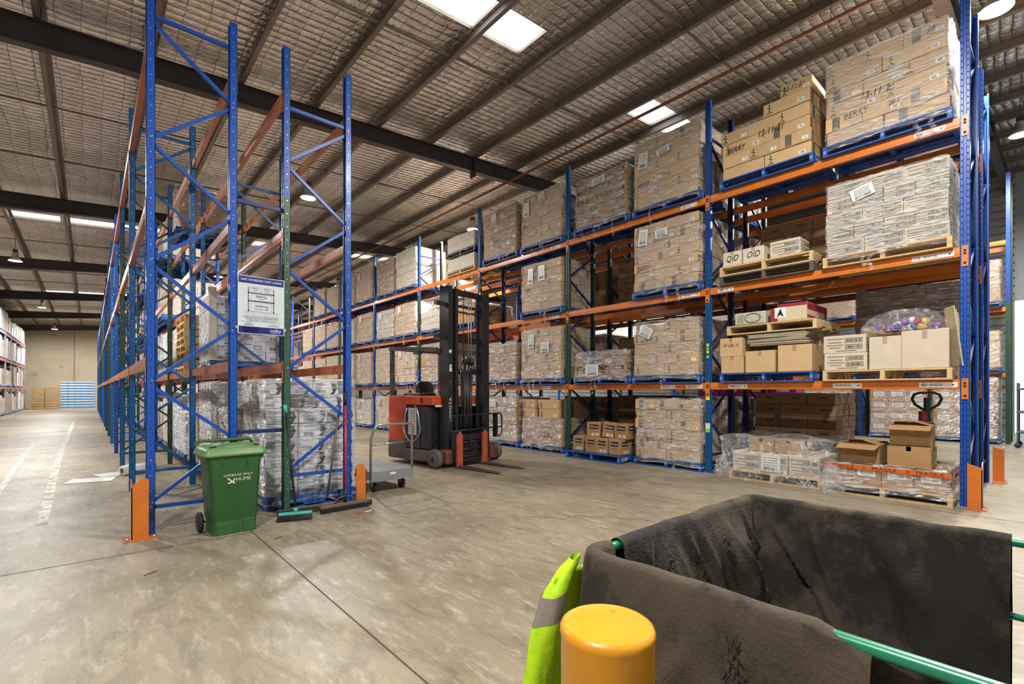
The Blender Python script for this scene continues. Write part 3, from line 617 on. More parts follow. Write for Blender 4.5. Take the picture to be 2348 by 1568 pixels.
def load(label, x0, y0, z, W, D, h, n, st='berry', wrap=True, pal='blue', writing=(), slips=(), top=None, detail=True, group=None, rz=0, seed=None, pallab=None, cat='carton stack', A=(2, 3), B=(3, 2), name=None, palgroup=None, ov=None, tail=True, whole=False):
    """x0, y0: near corner (smallest x and y) of the pallet; h height of the cartons"""
    LOADN[0] += 1; sd = seed if seed is not None else LOADN[0]; r = random.Random(sd*17+3)
    cx, cy = x0+D/2, y0+W/2; zz = z
    if pal:
        mm = {'blue': pblue, 'wood': pwood, 'black': pblack, 'red': pred}[pal]
        zz = z+.146
        if not wrap: pallet(pallab or ('%s pallet under the %s' % ({'blue': 'blue', 'wood': 'bare wood', 'black': 'black plastic', 'red': 'red'}[pal], ' '.join(label.split()[-11:]))), cx, cy, z, round(W, 2), round(D, 2), mm, palgroup or 'pallets under the loads', parts=detail and not whole)
    W2, D2 = W-.07, D-.05; lh = h/n
    nm = name or ('wrapped_carton_stack' if wrap else 'carton_stack')
    cells = []
    for l in range(n):
        ny, nx = A if l % 2 == 0 else B
        offy = r.uniform(-.012, .012); offx = r.uniform(-.012, .012)
        for a in range(ny):
            for b_ in range(nx):
                if 0 < a < ny-1 and 0 < b_ < nx-1 and l < n-1: continue
                if top and l >= n-len(top) and not top[l-(n-len(top))](a, b_, ny, nx): continue
                dy, dx = W2/ny, D2/nx; cells.append((-D2/2+(b_+.5)*dx+offx+r.uniform(-.006, .006), -W2/2+(a+.5)*dy+offy+r.uniform(-.006, .006), l*lh, dx-.008, dy-.008, lh-.004, r.randrange(12)))
    if whole:
        k = ('whole', round(W2, 2), round(D2, 2), round(h, 2), n, st, sd % 3)
        if k not in CM:
            m = MB(); b = BASE[st]
            for (x, y, z_, dx, dy, dz, v) in cells:
                m.box(x-dx/2, x+dx/2, y-dy/2, y+dy/2, z_, z_+dz, b)
                s2 = st if st not in ('blank', 'palep', 'tan') else 'plain'
                if x-dx/2 < -D2/2+.05 and v % 3: marks(m, s2, (x-dx/2-.002, y, z_+dz/2), XN, dy, dz, v, 0)
                if y-dy/2 < -W2/2+.05 and v % 2: marks(m, s2, (x, y-dy/2-.002, z_+dz/2), YN, dx, dz, v, 1)
            CM[k] = m.mesh('carton_block')
        o = thing(nm, label, cat, (cx, cy, zz), rz, group); put('cartons_under_wrap' if wrap else 'cartons', CM[k], o)['kind'] = 'stuff'
    else:
        o = thing(nm, label, cat, (cx, cy, zz), rz, group)
        for (x, y, z_, dx, dy, dz, v) in cells: put('carton', carton_mesh(dx, dy, dz, st, v), o, (x, y, z_))
    if pal and wrap:
        if detail and not whole:
            po = thing('pallet', '%s pallet' % {'blue': 'blue', 'wood': 'bare wood', 'black': 'black plastic', 'red': 'red'}[pal], 'x', (0, 0, -.146)); del po['category']; po.parent = o
            for nm_, me_ in pallet_meshes(round(W, 2), round(D, 2), mm): put(nm_, me_, po)
        else:
            pallet('', 0, 0, 0, round(W, 2), round(D, 2), mm, parts=False); po = bpy.data.objects[-1] if 0 else LASTP[0]; po.parent = o; po.location = (0, 0, -.146)
            for kk in ('label', 'category', 'group'): del po[kk]
    if wrap: put('stretch_wrap', film_mesh(W2, D2, h, sd if detail else sd % 4, film, .075 if pal else .0, tail and detail), o)
    for t, yy, zf, size in writing:
        m = MB(); hand(m, t, (-D2/2-.016, -yy, zf), XN, size); m.build('handwriting', o, 'black handwriting "%s"' % t)
    for yy, zf, ww, hh, tilt in slips:
        m = MB(); rr = V((0, -math.cos(tilt), math.sin(tilt))); uu = V((0, math.sin(tilt), math.cos(tilt))); c = V((-D2/2-.03, -yy, zf))
        m.plate(c, rr, uu, ww, hh, paperw)
        for k in range(4): m.plate(c+uu*(.3-.14*k)*hh+V((-.001, 0, 0)), rr, uu, ww*.7, .008, inkg)
        m.barcode(c-uu*hh*.32+V((-.001, 0, 0)), rr, uu, ww*.7, hh*.2, ink, 10); m.build('packing_slip', o, 'white packing slip under the wrap')
    return o
SN = lambda i: RF[i]+.15; SF = lambda i: RF[i]+1.64
XR1 = 7.84
T1, T2, T3 = RL
# --- bay 0 (closest to the camera)
load('tall cling-wrapped brown cartons marked 36, top level beside the end post', XR1, SN(0), T3, 1.37, 1.2, 1.14, 6, 'berry', seed=11, writing=[('36', .48, 1.04, .12), ('12-11-21', -.06, .52, .13), ('BERRY', -.40+.1, .33, .12), ('2E-1', .12, .30, .08)], tail=True)
load('open stack of long brown cartons marked 12-11-21, top level, first bay', XR1, SF(0), T3, 1.37, 1.2, 1.16, 6, 'berry', wrap=False, seed=12, A=(2, 3), B=(3, 2),
     top=[lambda a, b, ny, nx: (a < 1 or b > 0) and not (a == 1 and b == 0), lambda a, b, ny, nx: a == 0], writing=[('BERRY', -.42, .45, .12), ('12-11-21', .10, .55, .13), ('BERRY 12-11-21', .30, 1.06, .10)])
load('cling-wrapped pale cartons with barcode boxes, middle level beside the end post', XR1, SN(0), T2, 1.37, 1.25, 1.0, 5, 'bars', pal='wood', seed=13, A=(3, 2), B=(4, 2), slips=[(-.22, .80, .26, .16, .25)])
# knotted rope of film across it
m = MB(); m.tube([(XR1+.01, SN(0)+1.3-.13*i, T2+.146+.40-.035*i+.02*math.sin(i*1.7)) for i in range(10)], [.006, .008, .012, .016, .02, .02, .022, .026, .02, .012], film, 8); m.build('cloth')
bpy.data.objects['cloth'].name = 'film_rope'; tag(bpy.data.objects['film_rope'], 'twisted rope of clear film across the pale barcode cartons', 'plastic film')
# two low pallets with small cartons
pallet('black weathered lower pallet under the small OID cartons, middle level', XR1+.6, SF(0)+.685, T2, 1.37, 1.2, mat('pallet_weathered', (92, 82, 72), .8, var=.2, scale=6))
pallet('bare wood upper pallet directly under the small OID cartons', XR1+.6, SF(0)+.685, T2+.146, 1.37, 1.2, pwood)
zc = T2+.293
for lab, x, y, dx, dy, dz, st, tx in (('small pale carton marked QID on the stacked pallets', .2, 1.17, .38, .30, .23, 'palep', 'QID'), ('small pale carton marked OID beside the QID carton', .2, .84, .38, .32, .23, 'palep', 'OID'),
        ('small pale unmarked carton, near end of the stacked pallets', .2, .38, .38, .42, .24, 'bars', None), ('small pale carton in the back line behind the QID carton', .68, 1.1, .36, .34, .22, 'palep', None), ('taller pale carton in the back line behind the OID carton', .68, .72, .36, .38, .30, 'palep', None)):
    o = thing('carton', lab, 'carton', (XR1+x, SF(0)+y, zc), 0, 'small cartons on the stacked pallets'); put('box', carton_mesh(dx, dy, dz, st, 1), o)
    if tx: m = MB(); hand(m, tx, (-dx/2-.004, .0, dz*.5), XN, .14); m.build('handwriting', o)
# lowest level
def carton(label, x, y, z, dx, dy, dz, st, v=1, rz=0, group=None, open_=False, tx=None, tilt=None):
    o = thing('carton', label, 'carton', (x, y, z), rz, group)
    if open_:
        t = .006; m = MB(); b = BASE[st]; m.box(-dx/2, dx/2, -dy/2, dy/2, 0, t, b); m.box(-dx/2, -dx/2+t, -dy/2, dy/2, 0, dz, b); m.box(dx/2-t, dx/2, -dy/2, dy/2, 0, dz, b); m.box(-dx/2, dx/2, -dy/2, -dy/2+t, 0, dz, b); m.box(-dx/2, dx/2, dy/2-t, dy/2, 0, dz, b)
        m.plate((-dx/2-.002, 0, dz*.8), XN, ZU, .06, dz*.35, clear); m.build('box', o)
        for (ax, ang) in ((0, .15), (1, .5), (2, -.25), (3, .2)):
            f = MB(); L = (dx if ax < 2 else dy)*.5
            c, s_ = math.cos(ang)*L, math.sin(ang)*L
            if ax == 0: f.add([(-dx/2, -dy/2, dz), (-dx/2, dy/2, dz), (-dx/2-c*.9, dy/2-.01, dz-s_-.02), (-dx/2-c*.9, -dy/2+.01, dz-s_-.02)], [(0, 1, 2, 3)], b)
            if ax == 1: f.add([(dx/2, -dy/2, dz), (dx/2, dy/2, dz), (dx/2-c*.5, dy/2-.01, dz+.03), (dx/2-c*.5, -dy/2+.01, dz+.03)], [(3, 2, 1, 0)], b)
            if ax == 2: f.add([(-dx/2, -dy/2, dz), (dx/2, -dy/2, dz), (dx/2-.01, -dy/2+L*.8, dz+.05), (-dx/2+.01, -dy/2+L*.8, dz+.05)], [(0, 1, 2, 3)], b)
            if ax == 3: f.add([(-dx/2, dy/2, dz), (dx/2, dy/2, dz), (dx/2-.01, dy/2+L*.5, dz-s_), (-dx/2+.01, dy/2+L*.5, dz-s_)], [(3, 2, 1, 0)], b)
            q = f.build('flap', o); q.modifiers.new('thick', 'SOLIDIFY').thickness = .004
    else: put('box', carton_mesh(dx, dy, dz, st, v), o)
    if tx: m = MB(); hand(m, tx, (-dx/2-.004, 0, dz*.6), XN, .07); m.build('handwriting', o)
    if tilt: o.rotation_euler = (tilt[0], tilt[1], rz)
    return o
zl = T1+.146; xl = XR1; y0 = SF(0)
pallet('blue pallet on the lowest beams under the plain brown cartons', xl+.6, y0+.685, T1, 1.37, 1.2, pblue)
carton('plain brown carton standing at the post end, lower one of two', xl+.22, y0+1.17, zl, .42, .36, .27, 'tan')
carton('brown carton with a white sticker and handwriting, on the post end carton', xl+.22, y0+1.19, zl+.272, .42, .36, .30, 'blank', tx='W CBe 10')
carton('middle plain brown carton under the flattened cardboard', xl+.22, y0+.74, zl, .42, .44, .34, 'blank', 0)
carton('larger plain brown carton, third along the blue pallet', xl+.24, y0+.25, zl, .46, .46, .40, 'tan')
carton('brown carton behind the middle carton supporting the wood pallet', xl+.74, y0+1.0, zl, .5, .5, .62, 'blank')
carton('brown carton behind the larger carton supporting the wood pallet', xl+.74, y0+.3, zl, .5, .5, .62, 'blank')
fc = mat('flattened_cardboard', (162, 150, 132), .8, var=.1, objvar=.12)
for i in range(9):
    q = MB().rbox(-.22, .22, -.42, .42, 0, .0185, fc, .003, 1).build('flattened_box'); q.location = (xl+.25+R.uniform(-.01, .01), y0+.50+R.uniform(-.03, .03), zl+.42+i*.0195); q.rotation_euler.z = R.uniform(-.04, .04)
    tag(q, 'flattened grey-brown cardboard box in the pile under the wood pallet', 'cardboard', 'flattened boxes in the pile')
pallet('bare wood pallet raised on the cartons, carrying the computer case', xl+.62, y0+.62, zl+.625, 1.3, 1.15, pwood)
zt = zl+.625+.147
pc = thing('computer_tower', 'beige computer tower lying on its side on the raised wood pallet', 'computer', (xl+.28, y0+.92, zt))
beige = mat('beige_plastic', (190, 186, 166), .45, var=.05); darkg = mat('dark_case', (88, 80, 78), .5)
MB().rbox(-.2, .24, -.24, .24, 0, .2, beige, .02).build('case', pc); MB().rbox(-.215, -.2, -.22, .22, .01, .19, beige, .006).build('front_panel', pc)
m = MB(); m.tube([(-.218, -.05+.12*math.cos(a*PI/10), .1+.07*math.sin(a*PI/10)) for a in range(20)], .006, darkg, 6, closed=True)
for i in range(8): m.plate((-.2165, .14, .03+.018*i), XN, ZU, .1, .005, darkg)
m.lathe([(0, 0), (.008, -.004), (0, -.005)], darkg, 10, (-.216, -.15, .1), 'x'); m.build('front_trim', pc)
rb = thing('printed_carton', 'cream and red carton with a black arrow beside the computer', 'carton', (xl+.5, y0+.35, zt))
redp = mat('red_card', (150, 30, 52), .6, var=.08); m = MB(); m.rbox(-.44, .5, -.25, .25, 0, .26, mat('cream_card', (206, 190, 150), .65, var=.06), .01)
m.plate((-.4415, 0, .235), XN, ZU, .5, .05, redp); m.plate((-.4415, .2, .13), XN, ZU, .1, .25, redp); m.plate((.03, -.2515, .2), YN, ZU, .9, .1, redp); m.plate((.03, -.2515, .05), YN, ZU, .9, .03, redp)
m.plate((-.4425, .11, .13), XN, ZU, .16, .16, paper); m.add([(-.4435, .11+.05, .06), (-.4435, .11, .10), (-.4435, .11-.05, .06), (-.4435, .11, .2)], [(0, 1, 2, 3)], ink); m.plate((.4, -.2525, .12), YN, ZU, .06, .09, ink); m.build('box', rb)
# lowest level near slot
yn = SN(0)
pallet('bare wood pallet on the lowest beams under the two white cartons', xl+.6, yn+.685, T1, 1.37, 1.2, pwood)
carton('pale barcode carton, bottom of the pair on the lowest level', xl+.2, yn+1.10, zl, .4, .50, .235, 'bars')
carton('pale barcode carton, top of the pair on the lowest level', xl+.2, yn+1.11, zl+.237, .4, .50, .245, 'bars')
carton('plain whitish carton with a tape strip in the middle of the wood pallet', xl+.22, yn+.66, zl, .42, .34, .43, 'palep')
carton('largest plain whitish carton at the end of the wood pallet', xl+.24, yn+.26, zl, .44, .46, .48, 'palep')
carton('pale barcode carton standing behind the largest whitish carton, lower', xl+.80, yn+.12, zl, .5, .2, .27, 'bars', group='barcode cartons behind')
carton('pale barcode carton standing behind the largest whitish carton, upper', xl+.80, yn+.12, zl+.272, .5, .2, .27, 'bars', group='barcode cartons behind')
carton('brown carton behind the taped whitish carton', xl+.8, yn+.75, zl, .5, .6, .62, 'dark')
# bag of colourful goods
bg = thing('plastic_bag', 'clear plastic bag of red and purple goods on the whitish cartons', 'plastic bag', (xl+.24, yn+.5, zl+.49))
gc = [mat('bag_goods_%s' % n, c, .6) for n, c in (('red', (150, 30, 60)), ('purple', (110, 60, 150)), ('white', (220, 215, 225)), ('yellow', (210, 160, 40)), ('blue', (50, 60, 160)))]
for i in range(26):
    a = R.uniform(0, 6.3); q = R.random()**.5; MB().lathe([(0, 0), (.045, .02), (.05, .05), (.03, .09), (0, .1)], gc[R.choice((0, 1, 1, 2, 2, 3, 4))], 8, (q*.14*math.cos(a), q*.34*math.sin(a), R.uniform(0, .14)*(1-q*.7))).build('packet', bg)
def blob(cx, cy, hz, sx, sy, seed, mm, nx=28, ny=20):
    r = random.Random(seed); vs = []; fs = []; ph = [r.uniform(0, 6) for _ in range(6)]
    for j in range(ny+1):
        f = j/ny*PI/2
        for i in range(nx):
            t = 2*PI*i/nx; k = 1+.06*math.sin(5*t+ph[0]+3*f)+.04*math.sin(11*t+ph[1]+7*f)+r.uniform(-.02, .02)
            vs.append((cx+sx*math.cos(t)*math.cos(f)**.55*k, cy+sy*math.sin(t)*math.cos(f)**.55*k, max(.004, hz*math.sin(f)*(1+.12*math.sin(3*t+ph[2]))+.004)))
    for j in range(ny):
        for i in range(nx): fs.append((j*nx+i, j*nx+(i+1) % nx, (j+1)*nx+(i+1) % nx, (j+1)*nx+i))
    return MB().add(vs, fs, mm, True)
blob(0, 0, .27, .22, .44, 5, bagfilm).build('bag', bg)
for i in range(3):
    q = MB().rbox(-.12, .12, -.007, .007, 0, .74-.04*i, mat('pale_sheet', (188, 170, 140), .75, objvar=.1), .003, 1).build('cardboard_sheet'); q.location = (xl+.16+.05*i, yn-.035-.0*i, T1+.16); q.rotation_euler = (-.12-.0*i, 0, .5+.06*i)
    tag(q, 'flattened cardboard sheet leaning upright by the end post', 'cardboard', 'cardboard sheets leaning by the end post')
# floor level
yf0 = 1.93; 
lowl = load('low cartons with orange and black tape, on the floor wood pallet by the end post', 7.70, .84, 0, 1.36, 1.2, .27, 1, 'wlab', pal='wood', wrap=True, seed=21, A=(4, 3), B=(4, 3), tail=False, pallab='bare wood floor pallet under the FRAGILE taped cartons')
m = MB(); tz = .146+.235; tapeo = mat('fragile_tape_orange', (214, 98, 26), .3, var=.08)
m.box(7.695, 7.700, .85, 2.17, tz-.027, tz+.027, tapeo); m.box(7.70, 8.87, .829, .834, tz-.027, tz+.027, tapeo)
for yy in (1.95, 1.5, 1.05): m.text('FRAGILE', (7.6935, yy, tz), XN, ZU, .062, ink, 0, 1.15); m.text('O', (7.6935, yy-.24 if yy > 1.3 else yy+.21, tz), XN, ZU, .05, ink)
for xx in (7.98, 8.5): m.text('FRAGILE', (xx, .8275, tz), YN, ZU, .062, ink, 0, 1.15)
tb_ = m.build('fragile_tape', lowl, 'orange tape printed FRAGILE in black'); tb_.location = (-lowl.location.x, -lowl.location.y, -lowl.location.z)
carton('open-topped brown carton on the taped cartons, flap hanging out', 8.02, 1.78, .425, .42, .46, .26, 'plain', open_=True, rz=-.05)
carton('brown carton with water stain, under the open one near the end post', 8.02, 1.27, .425, .42, .44, .27, 'plain', 2)
carton('brown carton with loose open flaps on top of the pair', 8.06, 1.27, .70, .40, .42, .26, 'plain', open_=True, rz=.06)
load('low pale cartons inside loose clear plastic on the floor', 7.74, 2.22, 0, 1.3, 1.15, .30, 1, 'bars', pal='wood', wrap=False, seed=22, A=(3, 2), B=(3, 2), slips=[(-.02, .16, .28, .26, 0)], pallab='bare wood floor pallet under the loose plastic sheet')
carton('small brown carton under loose plastic, end of the pair by the post', 8.1, 3.1, .45, .36, .36, .2, 'plain', 0, group=None)
carton('small brown carton under loose plastic, second of the pair', 8.12, 2.72, .45, .36, .38, .2, 'plain', 2)
def drape(label, cx, cy, hx, hy, hz, seed, mm, nx=40, ny=46, z0=.03, flare=.1):
    r = random.Random(seed); vs = []; ph = [r.uniform(0, 6) for _ in range(10)]
    for i in range(nx+1):
        for j in range(ny+1):
            u = i/nx*2-1; v = j/ny*2-1; e = max(abs(u), abs(v)); x = cx+u*hx*1.25; y = cy+v*hy*1.25
            if e < .78: z = hz+.05*math.sin(4*u+ph[0])*math.cos(5*v+ph[1])+r.uniform(-.012, .012)
            else:
                t = (e-.78)/.22; z = hz*(1-t)+z0*t+.03*math.sin(9*(u+v)+ph[2])*t; k = 1-.24*t+flare*t*math.sin(13*(u-v)+ph[3])
                x = cx+u*hx*1.25*k; y = cy+v*hy*1.25*k
            vs.append((x+r.uniform(-.01, .01), y+r.uniform(-.01, .01), max(z, .012)))
    fs = [(i*(ny+1)+j, (i+1)*(ny+1)+j, (i+1)*(ny+1)+j+1, i*(ny+1)+j+1) for i in range(nx) for j in range(ny)]
    o = MB().add(vs, fs, mm, True).build('plastic_sheet'); tag(o, label, 'plastic film'); return o
drape('large loose clear plastic sheet billowing over the low floor cartons', 8.22, 2.86, .62, .78, .68, 4, bagfilm, z0=.02)
m = blob(7.62, 2.06, .36, .10, .15, 9, bagfilm); tag(m.build('plastic_wad'), 'crumpled clear plastic tail on the floor between the two wood pallets', 'plastic film')
# --- bay 1
load('tall cling-wrapped brown cartons, top level, second bay, end closer to camera', XR1, SN(1), T3, 1.37, 1.2, 1.24, 6, 'berry', seed=31, slips=[(-.44, .88, .2, .3, -.1), (-.02, .92, .26, .12, .2)], writing=[('BERRY', -.44, .42, .11), ('2E-1', .0, .5, .1)])
load('wrapped cartons with black brand panels marked HSN062, top level, second bay', XR1, SF(1), T3, 1.37, 1.2, 1.0, 5, 'win', seed=32, A=(5, 3), B=(4, 3), slips=[(-.02, .86, .34, .15, 0)], writing=[('HSN062', -.40, .74, .13), ('23-3-22', -.44, .52, .13)])
load('tall cling-wrapped brown cartons, middle level, second bay', XR1, SN(1), T2, 1.37, 1.2, 1.22, 7, 'berry', seed=33, slips=[(-.44, 1.0, .2, .3, -.1), (-.06, 1.0, .25, .14, .1)], writing=[('BERRY', -.42, .42, .11)])
load('cling-wrapped uneven brown cartons marked BERRY, lowest level, second bay', XR1, SN(1), T1, 1.37, 1.2, 1.0, 5, 'berry', seed=34, top=[lambda a, b, ny, nx: a < 1 or b > 0], slips=[(-.38, .82, .26, .2, -.5)], writing=[('BERRY', -.38, .66, .11)])
load('low wrapped cartons marked NSN 062, lowest level, second bay', XR1, SF(1), T1, 1.37, 1.2, .52, 2, 'win', seed=35, A=(4, 3), B=(4, 3), top=[lambda a, b, ny, nx: a < 2 and b < 2], slips=[(-.18, .14, .34, .24, 0)], writing=[('NSN 062', .18, .20, .14), ('28-3-22', .16, .06, .10)])
load('cling-wrapped brown cartons marked 11-11-2, on the floor in the second bay', XR1+.05, SN(1), 0, 1.37, 1.2, 1.1, 6, 'berry', seed=36, writing=[('36', .3, .98, .1), ('BERRY 11-11-2', -.15, .35, .11)])
pallet('blue floor pallet under the loose cartons with black name panels', 8.17, 6.22, 0, 1.37, 1.2, pblue)
k = 0
lo = [('end of the lower row by the green post', 7.76, 6.70, .05), ('second along the lower row', 7.72, 6.33, 0), ('third along the lower row', 7.72, 6.05, 0), ('corner of the lower row closer to camera', 7.74, 5.75, 0), ('behind the corner one in the lower layer', 8.06, 5.75, 0), ('back of the side face, lower layer', 8.36, 5.78, 0), ('middle of the lower layer, second line', 8.06, 6.2, 0), ('far end of the second line, lower layer', 8.06, 6.6, 0)]
for lab, x, y, rz in lo: carton('brown carton with black name panel, %s' % lab, x+.12, y, .146, .30, .285, .30, 'win', k, rz=rz, group='cartons with black name panels'); k += 1
for lab, x, y, z, rz, tl in (('standing on the upper layer by the post', 7.98, 6.42, .448, .35, None), ('tilted one in the middle of the upper layer', 7.98, 6.08, .458, .5, (.14, 0)), ('upper layer, end closer to camera', 8.0, 5.70, .448, .0, None)):
    carton('brown carton with black name panel, %s' % lab, x, y, z, .30, .30 if tl is None else .26, .30, 'win', 0, rz=rz, group='cartons with black name panels', tilt=tl)
# --- bay 2
load('cling-wrapped brown cartons marked BERRY, top level, third bay', XR1, SN(2), T3, 1.37, 1.2, 1.18, 6, 'berry', seed=41, slips=[(-.46, .86, .18, .34, 0), (.05, 1.02, .2, .2, .1)], writing=[('BERRY', -.48, .46, .1)])
load('cling-wrapped brown cartons marked GEN BOARDS, top level, third bay', XR1, SF(2), T3, 1.37, 1.2, 1.20, 4, 'plain', seed=42, slips=[(-.2, 1.0, .18, .2, .1)], writing=[('MARKS', -.35, .5, .1), ('GEN BOARDS', -.05, .38, .1)])
load('cling-wrapped brown cartons with two slips, middle level, third bay', XR1, SN(2), T2, 1.37, 1.2, 1.1, 6, 'berry', seed=43, slips=[(-.32, .82, .17, .36, -.05), (.05, .84, .2, .34, 0)], writing=[('BERRY', -.42, .5, .1)])
load('cling-wrapped brown cartons with two slips, lowest level, third bay', XR1, SN(2), T1, 1.37, 1.2, 1.16, 6, 'berry', seed=44, slips=[(-.30, .88, .19, .32, -.05), (.16, .72, .26, .22, 0)], writing=[('BERRY', -.4, .52, .1)])
load('wrapped lower cartons with white film bunched around, on the floor, third bay', XR1+.02, SN(2), 0, 1.37, 1.2, .62, 3, 'plain', seed=45, writing=[('22-12-20', .1, .24, .12)])
z = .146+.625
for i, (lab, x, y, dy) in enumerate((('end of lower pair', .25, 1.1, .42), ('other end of lower pair', .25, .45, .62))):
    for l in range(2): carton('opened brown carton on the bunched film load, %s, %s' % (('post side', 'camera side')[i], ('lower', 'upper')[l]), XR1+x, SN(2)+y+.02*l, z+l*.215, .4, dy, .21, 'berry', 2*i, rz=.03*l)
carton('brown carton behind the opened cartons in the third bay', XR1+.8, SN(2)+.5, z, .5, .8, .42, 'dark')
load('cling-wrapped brown cartons beside the reach truck, on the floor, third bay', XR1+.02, SF(2), 0, 1.37, 1.2, 1.08, 5, 'wlab', seed=46, slips=[(-.3, .9, .3, .26, 0)])
load('cling-wrapped brown cartons behind the truck mast, lowest level, third bay', XR1, SF(2), T1, 1.37, 1.2, .9, 4, 'plain', seed=47, detail=True)
# --- bay 3
load('loose film-wrapped goods on black pallet, top level, fourth bay, upper tier', XR1, SN(3), T3+.53, 1.37, 1.2, .42, 2, 'palep', pal='black', seed=51)
load('loose film-wrapped goods under the black pallet, top level, fourth bay', XR1, SN(3), T3, 1.37, 1.2, .33, 1, 'palep', pal='wood', seed=52)
load('slumped film-wrapped cartons on the middle level of the fourth bay', XR1, SF(3), T2, 1.37, 1.2, .95, 5, 'palep', seed=53, top=[lambda a, b, ny, nx: b > 0, lambda a, b, ny, nx: b > 0 and a > 0])
load('brown cartons on the middle level behind the truck mast, fourth bay', XR1, SN(3), T2, 1.37, 1.2, .5, 2, 'plain', wrap=False, seed=54)
load('cling-wrapped cartons behind the truck guard, lowest level, fourth bay', XR1, SF(3), T1, 1.37, 1.2, 1.15, 5, 'plain', seed=55)
load('grey film-wrapped low goods, lowest level behind the mast, fourth bay', XR1, SN(3), 0, 1.37, 1.2, 1.0, 5, 'berry', seed=56)
load('stepped open brown cartons on the floor of the fourth bay behind the truck', XR1, SF(3), 0, 1.37, 1.2, 1.05, 5, 'blank', wrap=False, pal='wood', seed=57, top=[lambda a, b, ny, nx: b > 0, lambda a, b, ny, nx: b > 0])
# --- bays 4 on: one block of cartons each under its wrap
for i in range(4, 8):
    for l, z in enumerate((0,)+RL):
        for sl_, yy in ((0, SN(i)), (1, SF(i))):
            if i == 7 and (sl_ or l == 3): continue
            hh = [1.05, 1.2, 1.12, 1.22][l]*R.uniform(.85, 1.02)
            st = R.choice(('berry', 'palep', 'blank', 'plain', 'berry'))
            load('wrapped carton stack, %s, %s half of %s bay, right rack' % (('floor', 'lowest level', 'middle level', 'top level')[l], ('camera', 'far')[sl_], ORD[i]), XR1+R.uniform(-.03, .03), yy, z, 1.37, 1.2, hh, R.choice((5, 6)), st, seed=100+i*10+l*2+sl_, detail=i < 6, whole=i > 4, group='wrapped stacks in the right rack beyond the truck', slips=[(-.3, hh*.8, .2, .26, .1)] if i < 6 and R.random() < .7 else ())
for i in range(8, 12):
    for sl_, yy in ((0, SN(i)), (1, SF(i))):
        load('wrapped pale carton stack on the floor, %s half of %s bay, right rack' % (('camera', 'far')[sl_], ORD[i]), XR1, yy, 0, 1.37, 1.2, 1.1, 5, 'palep', seed=200+i*2+sl_, detail=False, whole=True, group='wrapped stacks in the far bays of the right rack')
        if i < 10: load('wrapped pale carton stack on lowest beams, %s half of %s bay, right rack' % (('camera', 'far')[sl_], ORD[i]), XR1, yy, T1, 1.37, 1.2, 1.0, 5, 'palep', seed=220+i*2+sl_, detail=False, whole=True, group='wrapped stacks in the far bays of the right rack')
# --- rear row of the right rack
X2 = 9.36
for i, l, s_, st, hh, n, wr in ((0, 0, 1, 'dark', 1.22, 6, False), (0, 1, 0, 'dark', 1.3, 6, True), (0, 2, 0, 'berry', 1.2, 6, True), (0, 2, 1, 'dark', 1.12, 5, False), (0, 3, 0, 'berry', .95, 5, True), (1, 2, 0, 'berry', 1.2, 6, True), (1, 2, 1, 'dark', 1.2, 5, False),
        (1, 1, 0, 'dark', 1.1, 5, False), (1, 1, 1, 'dark', .95, 4, False), (1, 0, 0, 'dark', 1.1, 6, True), (1, 0, 1, 'dark', 1.15, 6, False), (1, 3, 0, 'palep', 1.0, 5, True), (2, 2, 0, 'dark', 1.0, 4, False), (2, 2, 1, 'berry', .9, 4, True), (2, 0, 0, 'dark', 1.1, 5, True), (2, 0, 1, 'dark', .9, 4, True),
        (2, 1, 0, 'berry', 1.1, 5, True), (3, 0, 0, 'plain', 1.1, 5, True), (3, 3, 0, 'plain', 1.1, 5, True), (3, 2, 1, 'plain', .9, 4, True), (4, 3, 0, 'berry', 1.15, 5, True), (4, 3, 1, 'berry', 1.15, 5, True), (4, 1, 0, 'palep', 1.1, 5, True), (5, 3, 1, 'palep', 1.1, 5, True), (4, 2, 1, 'palep', 1.1, 5, True)):
    yy = (SN(i), SF(i))[s_]; yy = 2.45 if (i, l, s_) == (0, 0, 1) else yy
    load('%s cartons in the rear row, %s, %s half of %s bay' % ('film-wrapped' if wr else 'dark brown', ('floor', 'lowest level', 'middle level', 'top level')[l], ('camera', 'far')[s_], ORD[i]), X2, yy, (0,)[0] if l == 0 else RL[l-1], 1.37, 1.2, hh, n, st, wrap=wr, seed=300+i*10+l*2+s_, detail=i < 2, whole=i > 1, group='stacks in the rear row of the right rack', A=(3, 3), B=(3, 3), tail=False)
# --- across the far right aisle
for q, yy in enumerate((1.03, 2.48, 4.28, 5.74, 7.45)):
    load('wrapped cartons with white labels on the far aisle floor, %s pallet from the opening' % ORD[q], 17.75, yy, 0, 1.35, 1.2, 1.6, 5, 'wlab', seed=400+q, A=(3, 3), B=(3, 3), group='white labelled stacks across the far aisle', tail=False, detail=q < 3)
for i in range(5):
    for l, z in enumerate((1.87, 3.6, 5.35)):
        for s_ in (0, 1):
            if (i, l) == (0, 2) or R.random() < .12: continue
            load('wrapped stack in rack across the far aisle, %s level, %s half of %s bay' % (LV[l], ('camera', 'far')[s_], ORD[i]), 17.8, .85+3.203*i+.15+1.49*s_, z, 1.37, 1.2, R.uniform(.9, 1.25), R.choice((4, 5)), R.choice(('palep', 'berry', 'white', 'plain')), seed=500+i*10+l*2+s_, detail=False, whole=True, group='stacks across the far aisle')
